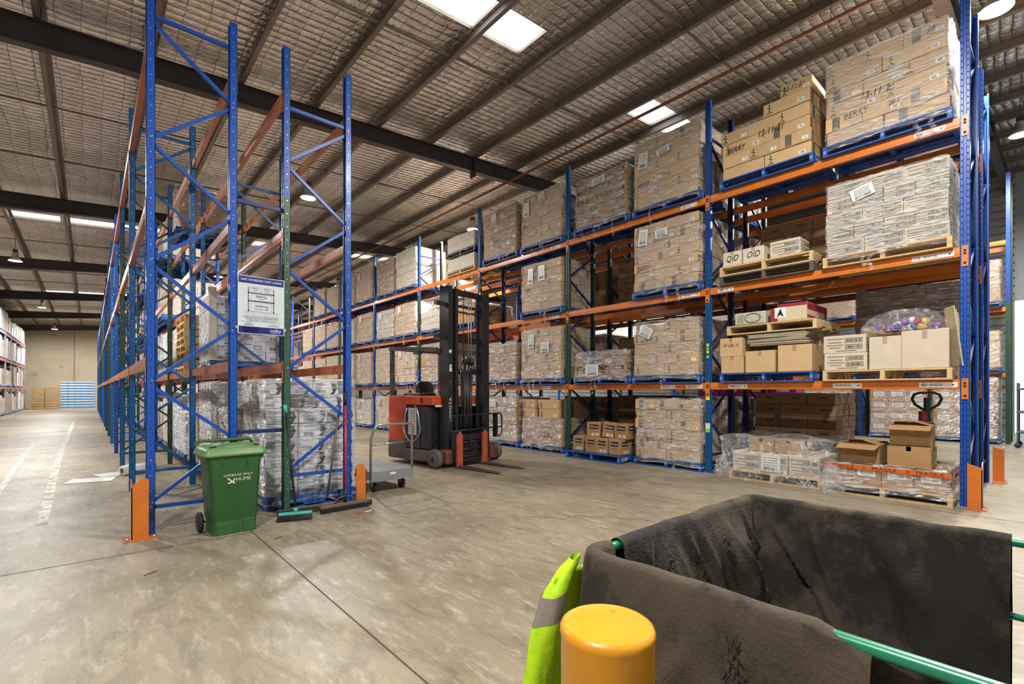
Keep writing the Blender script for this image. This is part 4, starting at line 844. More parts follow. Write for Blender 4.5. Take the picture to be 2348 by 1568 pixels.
# magenta cartons low in the far rack
mg = mat('magenta_card', (150, 40, 140), .5, var=.1)
for q in range(4):
    m = MB().rbox(-.25, .25, -.3, .3, 0, .34, mg, .008, 1); m.plate((-.252, 0, .2), XN, ZU, .3, .08, paper); o = m.build('magenta_carton'); o.location = (13.2, 4.55+.64*q, 1.22); tag(o, 'purple printed carton on the stack in the second aisle, %s along' % ORD[q], 'carton', 'purple cartons')
load('wrapped brown carton stack under the purple cartons', 12.9, 4.2, 0, 2.6, 1.2, 1.07, 5, 'wlab', seed=555, A=(5, 2), B=(4, 2), tail=False)

# ---------------------------------------------------------------- left rack goods
XB = 1.40
load('wrapped white printed cartons on the floor behind the brooms, stepped top', 1.52, 6.06, 0, 1.2, 1.12, 1.38, 8, 'kiwi', pal='blue', seed=601, A=(3, 3), B=(2, 3), top=[lambda a, b, ny, nx: a >= 1, lambda a, b, ny, nx: a >= 1], tail=False)
load('flat-topped wrapped brown cartons on the floor behind the green bin', XB, 7.32, 0, 1.15, 1.2, 1.0, 5, 'dark', seed=602, A=(3, 3), B=(2, 3), tail=False)
LB = lambda i: LF[i]+.14
LBf = lambda i: LF[i]+1.42
load('white printed cartons stacked on the floor, second bay of left rack', XB, LB(1), 0, 1.2, 1.2, 1.38, 7, 'kiwi', seed=603, A=(4, 3), B=(3, 3), tail=False)
load('pale wrapped brown cartons on the floor, far half of second bay, left rack', XB, LBf(1), 0, 1.2, 1.2, 1.2, 6, 'plain', seed=604, tail=False)
load('white printed cartons low on the floor in the third bay of left rack', XB, LB(2), 0, 1.2, 1.2, .82, 4, 'kiwi', seed=605, tail=False)
load('wrapped white cartons with red print on lowest level, second bay, left rack', XB, LB(1), LL[0], 1.2, 1.2, 1.0, 6, 'white', seed=606, A=(3, 3), B=(4, 3), tail=False)
m = MB().box(XB-.02, XB+.08, LB(1)-.02, LB(1)+.05, LL[0]+.146, LL[0]+1.28, mat('pale_corner_board', (214, 206, 190), .6)); tag(m.build('corner_board'), 'pale cardboard corner board standing at the edge of the red-print cartons', 'cardboard')
for i in range(8):
    pallet('bare wood pallet in the tall empty pallet stack, %s from the bottom, left rack' % ORD[i], XB+.6, LB(2)+.6, LL[0]+.001+i*.148, 1.2, 1.2, pwood, 'empty wood pallets in the stack', rz=R.uniform(-.03, .03))
for i in range(2, 15):
    for l, z in enumerate((0,)+LL):
        for s_, yy in ((0, LB(i)), (1, LBf(i))):
            if i == 2 and (s_ == 0 or l == 2): continue
            if i == 3 and l >= 2 and s_ == 0: continue
            if i > 5 and R.random() < .12: continue
            if i == 14 and s_: continue
            if i > 9 and l == 3: continue
            load('wrapped carton stack, %s, %s half of %s bay, left rack inner row' % (('floor', 'lowest level', 'middle level', 'top level')[l], ('camera', 'far')[s_], ORD[i]), XB, yy, z, 1.2, 1.2, (1.15, 1.0, 1.1, .95)[l]*R.uniform(.8, 1.05), R.choice((4, 5, 6)), R.choice(('palep', 'kiwi', 'blank', 'plain', 'white')), seed=700+i*10+l*2+s_, detail=False, whole=True, group='wrapped stacks in the left rack')
# rack along the left wall
for i in range(11):
    for l, z in enumerate((0,)+WL):
        for s_ in (0, 1):
            if R.random() < .07: continue
            st = R.choice(('palep', 'blank', 'dark', 'kiwi', 'plain', 'win'))
            load('goods on the wall rack, %s, %s half of %s bay from camera' % (('floor', 'lowest level', 'middle level', 'top level')[l], ('camera', 'far')[s_], ORD[i]), -4.86, WF[i]+.13+1.33*s_, z, 1.2, 1.2, R.uniform(.8, 1.2), R.choice((4, 5)), st, seed=900+i*10+l*2+s_, detail=False, whole=True, rz=PI if 0 else 0, group='stacks in the wall rack', tail=False)
# stacks against the far wall
for q in range(2):
    for l in range(4):
        m = MB(); 
        for k_ in range(2): m.box(-.55, .55, -.55, .55, .03+k_*.19, .19+k_*.19, pwood)
        for a in (-.5, 0, .42): m.box(a, a+.08, -.55, .55, 0, .03, pwood)
        o = m.build('wooden_crate'); o.location = (-2.95+.78*q, 51.2, l*.42); o.scale = (.68, 1, 1); tag(o, 'low brown wood crate against the far wall, %s tier of %s column' % (ORD[l], ORD[q]), 'crate', 'wood crates by the far wall')
bw = mat('cyan_card', (40, 130, 190), .5, var=.08)
for q in range(5):
    for l in range(10):
        m = MB().box(-.19, .19, -.3, .3, 0, .205, white).box(-.195, .195, -.305, .305, .05, .15, bw); o = m.build('blue_white_pack'); o.location = (-1.5+.40*q, 51.6, .02+l*.21); tag(o, 'blue and white pack by the far wall, %s up in %s column from the crates' % (ORD[l], ORD[q]), 'pack', 'blue and white packs by the far wall')
# film roll and paper sheets on the floor between the left racks
rl = thing('film_roll', 'white roll of stretch film lying on the floor inside the left rack', 'film roll', (.62, 10.3, .085), .5)
MB().lathe([(.04, -.25), (.085, -.25), (.085, .25), (.04, .25), (.04, -.25)], mat('film_white', (226, 228, 232), .25), 24, axis='x').build('roll', rl); MB().lathe([(.036, -.26), (.041, -.26), (.041, .26), (.036, .26), (.036, -.26)], kraft2, 20, axis='x').build('core', rl)
for i, (x, y, rz) in enumerate(((.45, 10.25, .3), (.12, 9.75, -.2))):
    q = MB().rbox(-.28, .28, -.22, .22, 0, .004, paperw, .001, 1).build('paper_sheet'); q.location = (x-.1, y+.25, .002+.001*i); q.rotation_euler.z = rz; tag(q, 'white sheet lying on the floor by the left rack, %s' % ('beside the film roll' if i == 0 else 'between the aisle posts'), 'sheet')

# ---------------------------------------------------------------- load sign between the two left rack rows
sg = thing('load_sign', 'white and navy safe working loads sign hung between two posts', 'sign', (1.19, 5.815, 1.4))
navy = mat('sign_navy', (24, 22, 120), .4, var=.05); plate_m = mat('sign_white', (205, 212, 214), .35, var=.03)
def SX(px): return (px-145)/1000*.47          # sign's own centimetres, measured on the sign face
def SZ(py): return 1.09-(py-110)/1240*.62*.96
m = MB(); Wd, Ht = .47, .63; zb = .62; m.rbox(0, Wd, -.004, 0, zb, zb+Ht, plate_m, .0015, 1); m.build('plate', sg)
def pl(x, z, w_, h_, mm): m.plate((x*Wd, -.0055, zb+z*Ht), YN, ZU, w_*Wd, h_*Ht, mm)
def tx(s_, x, z, size, mm=ink, sx=1.0): m.text(s_, (x*Wd, -.007, zb+z*Ht), YN, ZU, size, mm, 0, sx)
m = MB(); pl(.5, .93, .96, .115, navy); tx('SAFE WORKING UNIT LOADS', .5, .93, .036, paper, .86); m.build('header_band', sg); m = MB(); pl(.5, .07, .96, .115, navy); tx('colby', .8, .078, .05, paper, 1.1); tx('Storage Solutions', .8, .04, .014, paper)
for k_ in range(5): pl(.27, .115-.021*k_, .36-.06*(k_ % 2), .009, paper)
m.build('footer_band', sg)
m = MB()
for x in (.22, .76): pl(x, .60, .02, .42, inkg)
for z in (.71, .57): pl(.49, z, .54, .014, ink); 
for z in (.71, .57, .40):
    for x in (.22, .76): pl(x, z, .03, .02, ink)
def fr(x, z, w_, h_): m.frame((x*Wd, -.0055, zb+z*Ht), YN, ZU, w_*Wd, h_*Ht, .0018, inkg)
fr(.365, .775, .22, .09); fr(.61, .775, .22, .09); fr(.49, .637, .44, .115); fr(.49, .47, .44, .16); fr(.5, .375, .7, .03)
for x in (.365, .61): tx('1000 Kg', x, .793, .020); tx('LOAD', x, .758, .016)
tx('2000 Kg', .49, .655, .032); tx('LOAD', .49, .612, .018); tx('10,000 Kg', .49, .49, .034); tx('TOTAL BAY LOAD', .49, .435, .018)
tx('NOTE: ALL LOADS SHOWN ARE UNIFORMLY DISTRIBUTED', .5, .315, .0125); tx('THIS INSTALLATION CONFORMS WITH', .5, .275, .019); tx('AS4084 STEEL STORAGE RACKING', .5, .24, .019); pl(.5, .295, .86, .003, inkg); pl(.5, .215, .86, .003, inkg)
tx('DESIGNED BY', .22, .195, .009); tx('OWNER', .78, .195, .009); tx('SIEMENS', .23, .16, .024, inkg); tx('RAZTRANS', .76, .16, .022, inkg); m.build('diagram_and_text', sg)
MB().box(-.02, Wd+.02, 0, .006, zb+.05, zb+.08, zinc).build('strap', sg)
cr = MB(); cr.bar((1.19, 5.9, 3.47), (1.66, 5.9, 3.47), .04, .04, dark); cr.bar((1.19, 5.9, .95), (1.66, 5.9, .95), .04, .04, dark); tag(cr.build('row_spacer'), 'dark spacer bars tying the two end frames of the left rack', 'rack spacer')

# ---------------------------------------------------------------- green wheelie bin
gb = mat('bin_green', (44, 92, 44), .5, var=.1, scale=3, bump=.05, bscale=80, dirt=((70, 84, 58), 5, .6)); gl = mat('bin_lid_green', (96, 132, 76), .42, var=.1, scale=4, dirt=((90, 110, 76), 5, .62))
wb = thing('wheelie_bin', 'green two-wheeled garbage bin with white lettering by the left rack', 'wheelie bin', (1.08, 5.36, 0), .05)
def rrect(w_, d_, r, yo=0, n=5):
    out = []
    for cx_, cy_, a0 in ((w_/2-r, d_/2-r, 0), (-w_/2+r, d_/2-r, 90), (-w_/2+r, -d_/2+r, 180), (w_/2-r, -d_/2+r, 270)):
        for k_ in range(n+1): a = math.radians(a0+90*k_/n); out.append((cx_+r*math.cos(a), cy_+r*math.sin(a)+yo))
    return out
def loft(m, rings, mm, cap=(True, True), smooth=True):
    n = len(rings[0][0]); vs = [(x, y, z) for ring, z in rings for x, y in ring]
    fs = [(i*n+j, i*n+(j+1) % n, (i+1)*n+(j+1) % n, (i+1)*n+j) for i in range(len(rings)-1) for j in range(n)]
    m.add(vs, fs, mm, smooth)
    if cap[0]: m.add([(x, y, rings[0][1]) for x, y in rings[0][0]], [tuple(range(n-1, -1, -1))], mm)
    if cap[1]: m.add([(x, y, rings[-1][1]) for x, y in rings[-1][0]], [tuple(range(n))], mm)
m = MB()
loft(m, [(rrect(.385, .33, .04, .165), .0), (rrect(.39, .335, .04, .168), .13), (rrect(.40, .345, .04, .172), .145), (rrect(.405, .35, .04, .172), .15), (rrect(.46, .42, .045, .19), .70), (rrect(.50, .435, .04, .19), .73), (rrect(.52, .45, .04, .19), .76), (rrect(.52, .45, .04, .19), .785)], gb)
m.rbox(-.16, .02, -.008, .02, .0, .12, gb, .006); m.rbox(.07, .17, -.008, .02, .0, .13, gb, .006)
for x in (-.12, .1): m.box(x, x+.006, -.03, .0, .66, .75, gb)
m.build('body', wb)
m = MB(); loft(m, [(rrect(.55, .48, .05, .19), .765), (rrect(.562, .49, .05, .19), .768), (rrect(.562, .49, .05, .19), .79), (rrect(.545, .475, .05, .19), .794), (rrect(.545, .475, .05, .19), .818), (rrect(.52, .455, .06, .19), .835), (rrect(.48, .42, .08, .19), .85), (rrect(.30, .22, .08, .19), .866), (rrect(.27, .19, .08, .19), .856)], gl)
for x in (-.19, .19): m.box(x-.025, x+.025, .0, .04, .846, .862, black)
m.build('lid', wb)
m = MB(); m.tube([(-.27, .42, .84), (-.24, .435, .885), (.24, .435, .885), (.27, .42, .84)], .017, gb, 10); m.build('handle', wb)
for s_ in (-1, 1):
    m = MB(); m.lathe([(0, -.02), (.04, -.024), (.085, -.02), (.10, -.012), (.10, .012), (.085, .02), (0, .02)], rubber, 28, (-.25 if s_ < 0 else .205, .27, .10), 'x'); m.build('wheel', wb)
MB().cyl((-.25, .27, .1), (.2, .27, .1), .012, zinc).build('axle', wb)
m = MB(); yy = -.045
def FY(z): return -.001-.045*(z-.15)/.55*.0-( .0)  # front face leans
def fpt(x, z): return (x, -.006-.0185*(z-.15)/.55, z)
lw = mat('bin_lettering', (206, 214, 200), .5)
m.text('GARBAGE ONLY', fpt(.02, .575), YN, (0, -.03, 1), .032, lw, 0, 1.1); m.text('HUME', fpt(.065, .53), YN, (0, -.03, 1), .05, lw); 
for a, b_, c_, d_ in ((-.075, .55, -.03, .51), (-.03, .51, -.01, .54), (-.035, .51, -.07, .498), (-.03, .51, -.01, .495)): m.bar(fpt(a, b_), fpt(c_, d_), .012, .002, lw, (0, 1, 0))
m.build('lettering', wb, 'white lettering and emblem')

# ---------------------------------------------------------------- brooms and floor squeegee by the left rack
teal = mat('teal_plastic', (60, 170, 150), .4, var=.06); redpole = mat('red_handle', (190, 40, 44), .4); brn = mat('brown_pole', (108, 92, 82), .5, .2); bris = mat('black_bristle', (24, 24, 28), .9, bump=.6, bscale=120)
b1 = thing('broom', 'teal-headed broom with black bristles leaning on the green post', 'broom', (1.68, 5.48, 0), -.32)
m = MB(); m.rbox(-.17, .17, -.03, .03, .055, .085, teal, .01); m.cyl((0, 0, .08), (0, .01, .13), .022, teal); m.build('head', b1)
m = MB()
for i in range(26):
    for j_ in range(4): x = -.165+.0132*i; y = -.024+.016*j_; m.bar((x, y, .058), (x*1.04-.012, y*1.2-.035, .004), .008, .008, bris)
m.build('bristles', b1)
MB().cyl((0, .005, .12), (-.11, .26, 1.17), .0125, black).build('handle', b1); MB().cyl((-.105, .25, 1.15), (-.114, .27, 1.24), .019, teal).build('grip', b1)
b2 = thing('floor_squeegee', 'long dark floor squeegee lying along the left rack end posts', 'squeegee', (2.12, 5.72, 0), -.10)
m = MB(); m.rbox(-.55, .50, -.05, .05, .015, .05, mat('grimy_steel', (92, 82, 76), .5, .4, var=.2), .008); m.box(-.56, .51, -.058, -.045, .002, .06, rubber); m.build('blade', b2)
MB().tube([(.1, .0, .05), (.1, .02, .10), (.0, .04, .14)], .014, brn).build('socket', b2)
MB().cyl((.0, .04, .13), (.17, .16, 1.12), .0135, brn).build('handle', b2); MB().cyl((.165, .157, 1.08), (.19, .175, 1.22), .017, blue).build('grip', b2)
b3 = thing('broom', 'wide grey-headed broom with a red handle against the left rack post', 'broom', (2.26, 5.55, 0), .05)
m = MB(); m.rbox(-.3, .3, -.03, .03, .05, .09, brn, .01); m.rbox(-.29, .29, -.026, .026, .003, .052, bris, .004, 1); m.tube([(-.14, 0, .09), (-.08, 0, .15), (0, 0, .17), (.08, 0, .15), (.14, 0, .09)], .007, brn, 6); m.build('head', b3)
MB().cyl((0, 0, .08), (.012, .02, .26), .02, black).build('socket', b3); MB().cyl((.01, .02, .24), (.11, .23, 1.24), .0135, redpole).build('handle', b3); MB().cyl((.108, .226, 1.22), (.125, .26, 1.38), .016, black).build('grip', b3)
b4 = thing('floor_scraper', 'dusty bent sheet of brown card on the floor by the brooms', 'scrap', (1.95, 5.66, 0)); 
m = MB(); vs = []
for i in range(13):
    for j_ in range(4): vs.append((-.22+.03*i, -.02+.03*j_+.004*i, .006+.05*(i/12)**2+.004*math.sin(i)))
m.add(vs, [(i*4+j_, (i+1)*4+j_, (i+1)*4+j_+1, i*4+j_+1) for i in range(12) for j_ in range(3)], kraft3, True); m.build('sheet', b4)
for i, (x, y, mm) in enumerate(((2.33, 5.28, redpole), (2.43, 5.30, paper), (1.35, 4.9, brn), (.35, 4.6, brn))):
    o = MB().rbox(-.05, .05, -.006, .006, 0, .008, mm, .002, 1).build('litter_scrap'); o.location = (x, y, 0); o.rotation_euler.z = .2*i; tag(o, ('red scrap of packaging on the floor', 'white scrap of packaging on the floor', 'brown splinter on the floor in front of the bin', 'brown splinter on the floor near the corner guard')[i], 'litter')

# ---------------------------------------------------------------- platform trolley
tr = thing('platform_trolley', 'grey steel platform trolley with a tube handle behind the end post', 'trolley', (2.86, 6.13, 0), .035)
gs = mat('trolley_grey', (140, 144, 146), .4, .35, var=.14, scale=4, dirt=((170, 172, 170), 8, .64))
MB().rbox(0, .64, 0, 1.05, .285, .30, gs, .004).box(0, .64, -.004, .01, .16, .29, gs).box(-.004, .008, 0, 1.05, .18, .29, gs).box(.632, .644, 0, 1.05, .18, .29, gs).plate((.32, -.0055, .255), YN, ZU, .09, .03, paper).build('deck', tr)
MB().tube([(.0, .03, .20), (0, .03, .74), (.02, -.01, .86), (.06, -.03, .925), (.12, -.035, .94), (.54, -.035, .94), (.60, -.03, .925), (.64, -.01, .86), (.64, .03, .74), (.64, .03, .2)], .017, chrome, 12).build('handle', tr)
MB().cyl((0, .03, .66), (.64, .03, .68), .011, chrome).build('handle_crossbar', tr)
for x in (.1, .54):
    for y in (.12, .92):
        m = MB(); m.lathe([(.0, -.018), (.05, -.02), (.082, -.014), (.082, .014), (.05, .02), (0, .018)], rubber, 22, (x, y+.03, .082), 'x'); o = m.build('caster', tr); m = MB(); m.box(x-.028, x-.022, y, y+.05, .08, .17, zinc).box(x+.022, x+.028, y, y+.05, .08, .17, zinc).box(x-.04, x+.04, y-.03, y+.05, .165, .18, zinc); m.build('fork', o)

# ---------------------------------------------------------------- reach truck
rt = thing('reach_truck', 'orange and black reach truck with raised mast standing in the aisle', 'forklift', (5.47, 7.56, 0), math.radians(9))
to = mat('truck_orange', (206, 78, 44), .42, var=.14, scale=3, dirt=((96, 50, 40), 9, .66)); tb = mat('truck_black', (38, 37, 40), .38, var=.15, scale=4, dirt=((80, 76, 74), 14, .7)); tg = mat('truck_grey', (96, 86, 80), .55, var=.15, scale=4); td = mat('truck_dark_panel', (54, 54, 62), .35, var=.12); forkr = mat('fork_red', (186, 84, 66), .5, var=.2, scale=9, dirt=((120, 110, 104), 9, .58))
m = MB(); m.rbox(-.76, .62, .92, 1.45, .42, 1.31, to, .03); m.build('rear_body', rt, 'orange rear body panel')
m = MB(); m.rbox(-.765, .625, .90, 1.46, .08, .45, tg, .03); m.build('rear_skirt', rt)
m = MB(); m.rbox(-.74, .60, .22, .93, .30, 1.12, tb, .03); m.rbox(-.752, -.74, .50, .9, .32, 1.1, td, .005); 
for k_ in range(5): m.box(-.745, -.738, .25+.03*k_, .262+.03*k_, .5, 1.0, td)
m.build('battery_box', rt)
m = MB(); m.rbox(-.755, .615, .12, .93, 1.13, 1.30, to, .02); m.box(-.76, -.756, .40, .46, 1.17, 1.27, ink); m.box(-.7, .5, .1, .115, 1.1, 1.14, mat('cream_strip', (214, 206, 176), .5)); m.build('cowl', rt, 'orange cowl strip')
m = MB(); m.plate((-.755, .70, .82), (0, -1, 0), ZU, .24, .5, paperw)
for k_ in range(9): m.plate((-.757, .70, 1.02-.05*k_), (0, -1, 0), ZU, .17, .014, inkg)
m.build('notice', rt, 'white printed notice on the side')
m = MB(); m.tube([(-.77, .70+.27*math.cos(a)*(1 if math.sin(a) < 0 else .8), .80+.36*math.sin(a)) for a in [PI*(-1.35+i*.115) for i in range(15)]], .012, zinc, 8); m.build('hose', rt)
m = MB(); m.text('TOYOTA', (-.50, -.086, 1.05), (0, 0, 1), (-1, 0, 0), .09, paperw, 0, 1.25); m.lathe([(0, 0), (.045, -.002), (0, -.004)], paperw, 20, (-.50, -.084, 2.12), 'y'); m.plate((-.50, -.086, 1.82), YN, ZU, .06, .13, paperw); m.text('1.4', (-.50, -.088, 1.84), YN, ZU, .05, ink); m.text('F4', (-.50, -.086, 1.55), (0, 0, 1), (-1, 0, 0), .08, to); m.build('mast_lettering', rt, 'white maker name and stickers on the mast')
for s_ in (-1, 1):
    m = MB(); x = s_*.455
    m.box(x-.10, x+.10, -.08, -.02, .10, 3.34, tb) if 0 else None
    a, b_ = sorted((x+s_*.095, x+s_*.05)); m.box(a, b_, -.08, .16, .08, 3.34, tb); a, b_ = sorted((x+s_*.05, x-s_*.02)); m.box(a, b_, -.08, -.05, .08, 3.34, tb); m.box(a, b_, .13, .16, .08, 3.34, tb); m.build('mast_rail', rt)
    m = MB(); x = s_*.36
    m.box(x-.012+s_*.02, x+.012+s_*.02, -.10, .08, .12, 3.30, tb); a, b_ = sorted((x+s_*.04, x-s_*.03)); m.box(a, b_, -.11, -.085, .12, 3.30, tb); m.box(a, b_, .05, .07, .12, 3.30, tb)
    m.lathe([(0, -.012), (.05, -.012), (.05, .012), (0, .012)], tb, 16, (x, -.04, 3.30), 'x'); m.build('inner_mast_rail', rt)
    m = MB(); a, b_ = sorted((s_*.80, s_*.56)); m.rbox(a, b_, -.02, .95, .09, .30, tg, .03); a, b_ = sorted((s_*.70, s_*.48)); m.rbox(a, b_, -.20, .02, .06, .33, mat('truck_bumper', (112, 62, 50), .55, var=.25, scale=9), .05, 3); m.build('support_arm', rt)
    m = MB(); cx_ = s_*.80; m.lathe([(0, -.06), (.06, -.062), (.075, -.045), (.11, -.05), (.165, -.05), (.175, -.03), (.175, .03), (.165, .05), (0, .05)], tyre, 32, (cx_, .0, .175), 'x'); m.lathe([(.0, -.068), (.05, -.066), (.055, -.05)], tb, 20, (cx_, 0, .175), 'x'); m.build('wheel', rt)
m = MB()
for z_, h_ in ((3.22, .12), (2.98, .05), (2.88, .03), (2.32, .12), (1.72, .1), (.55, .1)): m.box(-.38, .38, .06 if h_ > .06 else -.02, .10 if h_ > .06 else .02, z_, z_+h_, tb)
m.build('mast_crossmember', rt)
m = MB()
for x, r_, z1 in ((-.06, .04, 2.0), (.04, .028, 1.95), (.11, .028, 1.85), (-.14, .02, 1.8)): m.cyl((x, .0, .3), (x, .0, z1), r_, tb, 14)
for x in (-.10, -.02, .06, .11): m.lathe([(0, -.014), (.07, -.014), (.075, 0), (.07, .014), (0, .014)], tb, 18, (x, -.02, 1.98-.06*abs(x)*4), 'x')
m.build('lift_cylinder', rt)
m = MB()
for x in (-.12, .02, .09): m.cyl((x, -.03, 1.9), (x, -.03, 3.2), .010, chrome if x > 0 else tb, 8)
m.tube([(-.13, -.05, 1.95), (-.17, -.07, 1.7), (-.16, -.07, 1.3), (-.19, -.05, 1.0)], .01, rubber, 8); m.build('lift_chain', rt)
for z_ in (2.97, 2.36): MB().box(-.78, -.58, -.02, .06, z_, z_+.07, tb).build('mast_bracket', rt)
m = MB(); m.box(.56, .70, .05, .30, .30, 1.42, tb); m.plate((.63, .048, 1.36), YN, ZU, .12, .04, paperw); m.build('side_pillar', rt)
m = MB(); gx = mat('guard_grey', (74, 72, 74), .45, var=.1)
m.bar((-.72, 1.38, 1.3), (-.72, 1.38, 2.24), .06, .07, gx); m.bar((.55, 1.38, 1.3), (.55, 1.38, 2.24), .06, .07, gx); m.bar((-.74, 1.42, 2.24), (-.60, .18, 2.17), .07, .08, gx); m.bar((.57, 1.42, 2.24), (.50, .18, 2.17), .07, .08, gx); m.bar((-.74, 1.38, 2.24), (.57, 1.38, 2.24), .06, .07, gx)
for k_ in range(6): m.bar((-.5+.18*k_, 1.38, 2.24), (-.48+.17*k_, .18, 2.19), .02, .02, gx)
m.box(-.72, -.60, .6, .72, 2.10, 2.18, gx); m.build('overhead_guard', rt)
MB().box(-.76, -.70, 1.33, 1.36, 1.72, 1.75, redpole).bar((-.66, 1.33, 1.33), (-.70, 1.36, 1.75), .012, .012, gx).build('strap', rt, 'red strap on the guard post')
m = MB(); m.rbox(-.55, -.1, .75, 1.25, 1.28, 1.36, tb, .03); loft(m, [(rrect(.42, .12, .05, 1.22), 1.34), (rrect(.46, .12, .05, 1.24), 1.45), (rrect(.40, .10, .05, 1.26), 1.56), (rrect(.2, .06, .03, 1.27), 1.6)], tb); m.build('seat', rt)
m = MB(); m.box(-.55, .25, -.28, -.22, .10, .16, tb).box(-.55, .25, -.28, -.22, .50, .60, tb).box(-.42, .10, -.25, -.2, .16, .5, tb).box(-.57, -.53, -.28, -.18, .1, .66, tb).box(.23, .27, -.28, -.18, .1, .66, tb)
for k_ in range(3): m.cyl((-.5, -.3, .2+.13*k_), (.2, -.3, .2+.13*k_), .012, tb, 8)
m.tube([(-.2, -.32, .5), (-.22, -.34, .4), (-.17, -.34, .3), (-.1, -.33, .36), (-.14, -.32, .5)], .012, rubber, 8); m.box(-.45, .15, -.2, -.05, .2, .3, tb); m.build('carriage', rt)
for x in (-.50, .16):
    m = MB(); m.rbox(x-.06, x+.06, -.35, -.29, .02, .62, forkr, .006); m.box(x-.02, x+.02, -.34, -.30, .62, .66, zinc); fk = MB()
    fk.add([(x-.055, -.34, .012), (x+.055, -.34, .012), (x+.055, -.34, .055), (x-.055, -.34, .055), (x-.05, -1.1, .014), (x+.05, -1.1, .014), (x+.05, -1.1, .034), (x-.05, -1.1, .034), (x-.025, -1.3, .016), (x+.025, -1.3, .016), (x+.025, -1.3, .024), (x-.025, -1.3, .024)],
           [(0, 3, 2, 1), (3, 7, 6, 2), (0, 1, 5, 4), (1, 2, 6, 5), (0, 4, 7, 3), (7, 11, 10, 6), (4, 5, 9, 8), (5, 6, 10, 9), (4, 8, 11, 7), (8, 9, 10, 11)], mat('worn_fork_steel', (110, 98, 92), .4, .6, var=.2)); m.build('fork_upright', rt, 'red fork upright'); fk.build('fork', rt)
m = MB(); yb = -.36
m.tube([(-.74, yb, .66), (-.78, yb, .70), (-.79, yb, .78), (-.78, yb, .92), (-.74, yb, .955), (.50, yb, .965), (.58, yb, .955), (.62, yb, .90), (.62, yb, .62), (.60, yb, .56), (.54, yb, .52), (.44, yb, .52)], .014, tb, 10); m.cyl((-.76, yb, .68), (.60, yb, .70), .012, tb)
m.box(.46, .50, yb, yb+.1, .5, .96, tb)
for x in (-.52, -.36, -.1, .1, .3): m.cyl((x, yb, .69), (x, yb, .96), .006, tb, 6)
m.build('load_rail', rt)

# ---------------------------------------------------------------- hand pallet truck and shelf trolley seen through the rack
pj = thing('pallet_jack', 'black hand pallet truck with a loop handle behind the end bay cartons', 'pallet truck', (9.30, 1.30, 0), math.radians(-48))
m = MB(); lp = [(-.20, 1.28), (-.17, 1.345), (-.10, 1.37), (.10, 1.37), (.17, 1.345), (.20, 1.28), (.16, 1.2), (.0, 1.09), (-.16, 1.2)]
m.tube([(x, 0, z) for x, z in lp], .019, black, 10, closed=True); m.build('handle_loop', pj)
MB().box(-.03, .03, -.02, .02, .35, 1.30, black).build('shaft', pj); MB().box(-.10, -.03, -.05, .02, .92, 1.10, mat('red_plastic', (150, 28, 34), .4)).build('red_tag', pj)
m = MB(); m.rbox(-.2, .2, .0, .25, .10, .36, redp, .02); m.box(-.27, -.11, .2, 1.25, .05, .12, redp).box(.11, .27, .2, 1.25, .05, .12, redp); m.build('chassis', pj)
for x in (-.07, .07): MB().lathe([(0, -.03), (.09, -.03), (.09, .03), (0, .03)], rubber, 20, (x, .06, .09), 'x').build('wheel', pj)
st_ = thing('shelf_trolley', 'dark grey three-shelf trolley across the far right aisle', 'trolley', (17.1, .16, 0))
for z_ in (.35, .85, 1.42): MB().rbox(0, .8, 0, .55, z_, z_+.05, mat('trolley_dark', (80, 78, 92), .5), .01).box(0, .8, 0, .02, z_, z_+.14, MATS['trolley_dark']).build('shelf', st_)
for x in (.02, .78):
    for y in (.02, .53): MB().bar((x, y, .12), (x, y, 1.6), .03, .03, MATS['trolley_dark']).build('leg', st_); MB().lathe([(0, -.02), (.06, -.02), (.06, .02), (0, .02)], rubber, 16, (x, y, .06), 'x').build('caster', st_)

# ---------------------------------------------------------------- yellow bollard
ye = mat('bollard_yellow', (206, 140, 6), .4, var=.06, scale=5, bump=.1, bscale=14, coat=.3, dirt=((206, 140, 20), 9, .66))
ye2 = mat('bollard_cap_yellow', (210, 146, 12), .45, var=.08, scale=8, bump=.2, bscale=30, dirt=((96, 74, 30), 12, .6))
bo = thing('bollard', 'yellow painted steel bollard standing in front of the canvas bin', 'bollard', (.80, .615, 0))
MB().lathe([(.0945, 0), (.0945, .900), (.0965, .905), (.0965, .912), (.094, .919), (.088, .923)], ye, 64).build('post', bo); MB().lathe([(.088, .923), (.084, .9215), (.05, .9225), (0, .923)], ye2, 64).build('cap', bo)

# ---------------------------------------------------------------- canvas bin on a green tube frame
from mathutils import noise
cv = mat('grey_canvas', (72, 62, 49), .95, var=.3, scale=4, bump=.3, bscale=90, dirt=((38, 33, 29), 2.2, .46)); gt = mat('green_tube', (14, 122, 84), .32, var=.08, coat=.3); fr_ = mat('frayed_canvas', (60, 52, 42), 1, var=.3, scale=40)
cbin = thing('canvas_bin', 'large worn grey canvas bin on a green tube frame beside the bollard', 'laundry bin', (0, 0, 0))
x0c, x1c, y0c, y1c, zr = 1.20, 2.42, -.32, 1.0, .895; YL, YR_ = .25, .10
tube_pts = []
for cx_, cy_, a0 in ((x1c-.05, y1c-.05, 0), (x0c+.05, y1c-.05, 90), (x0c+.05, y0c+.05, 180), (x1c-.05, y0c+.05, 270)):
    for k_ in range(5): a = math.radians(a0+90*k_/4); tube_pts.append((cx_+.05*math.cos(a), cy_+.05*math.sin(a), zr-.022))
m = MB(); m.tube(tube_pts, .016, gt, 12, closed=True); m.build('rim_tube', cbin, 'green rim tube')
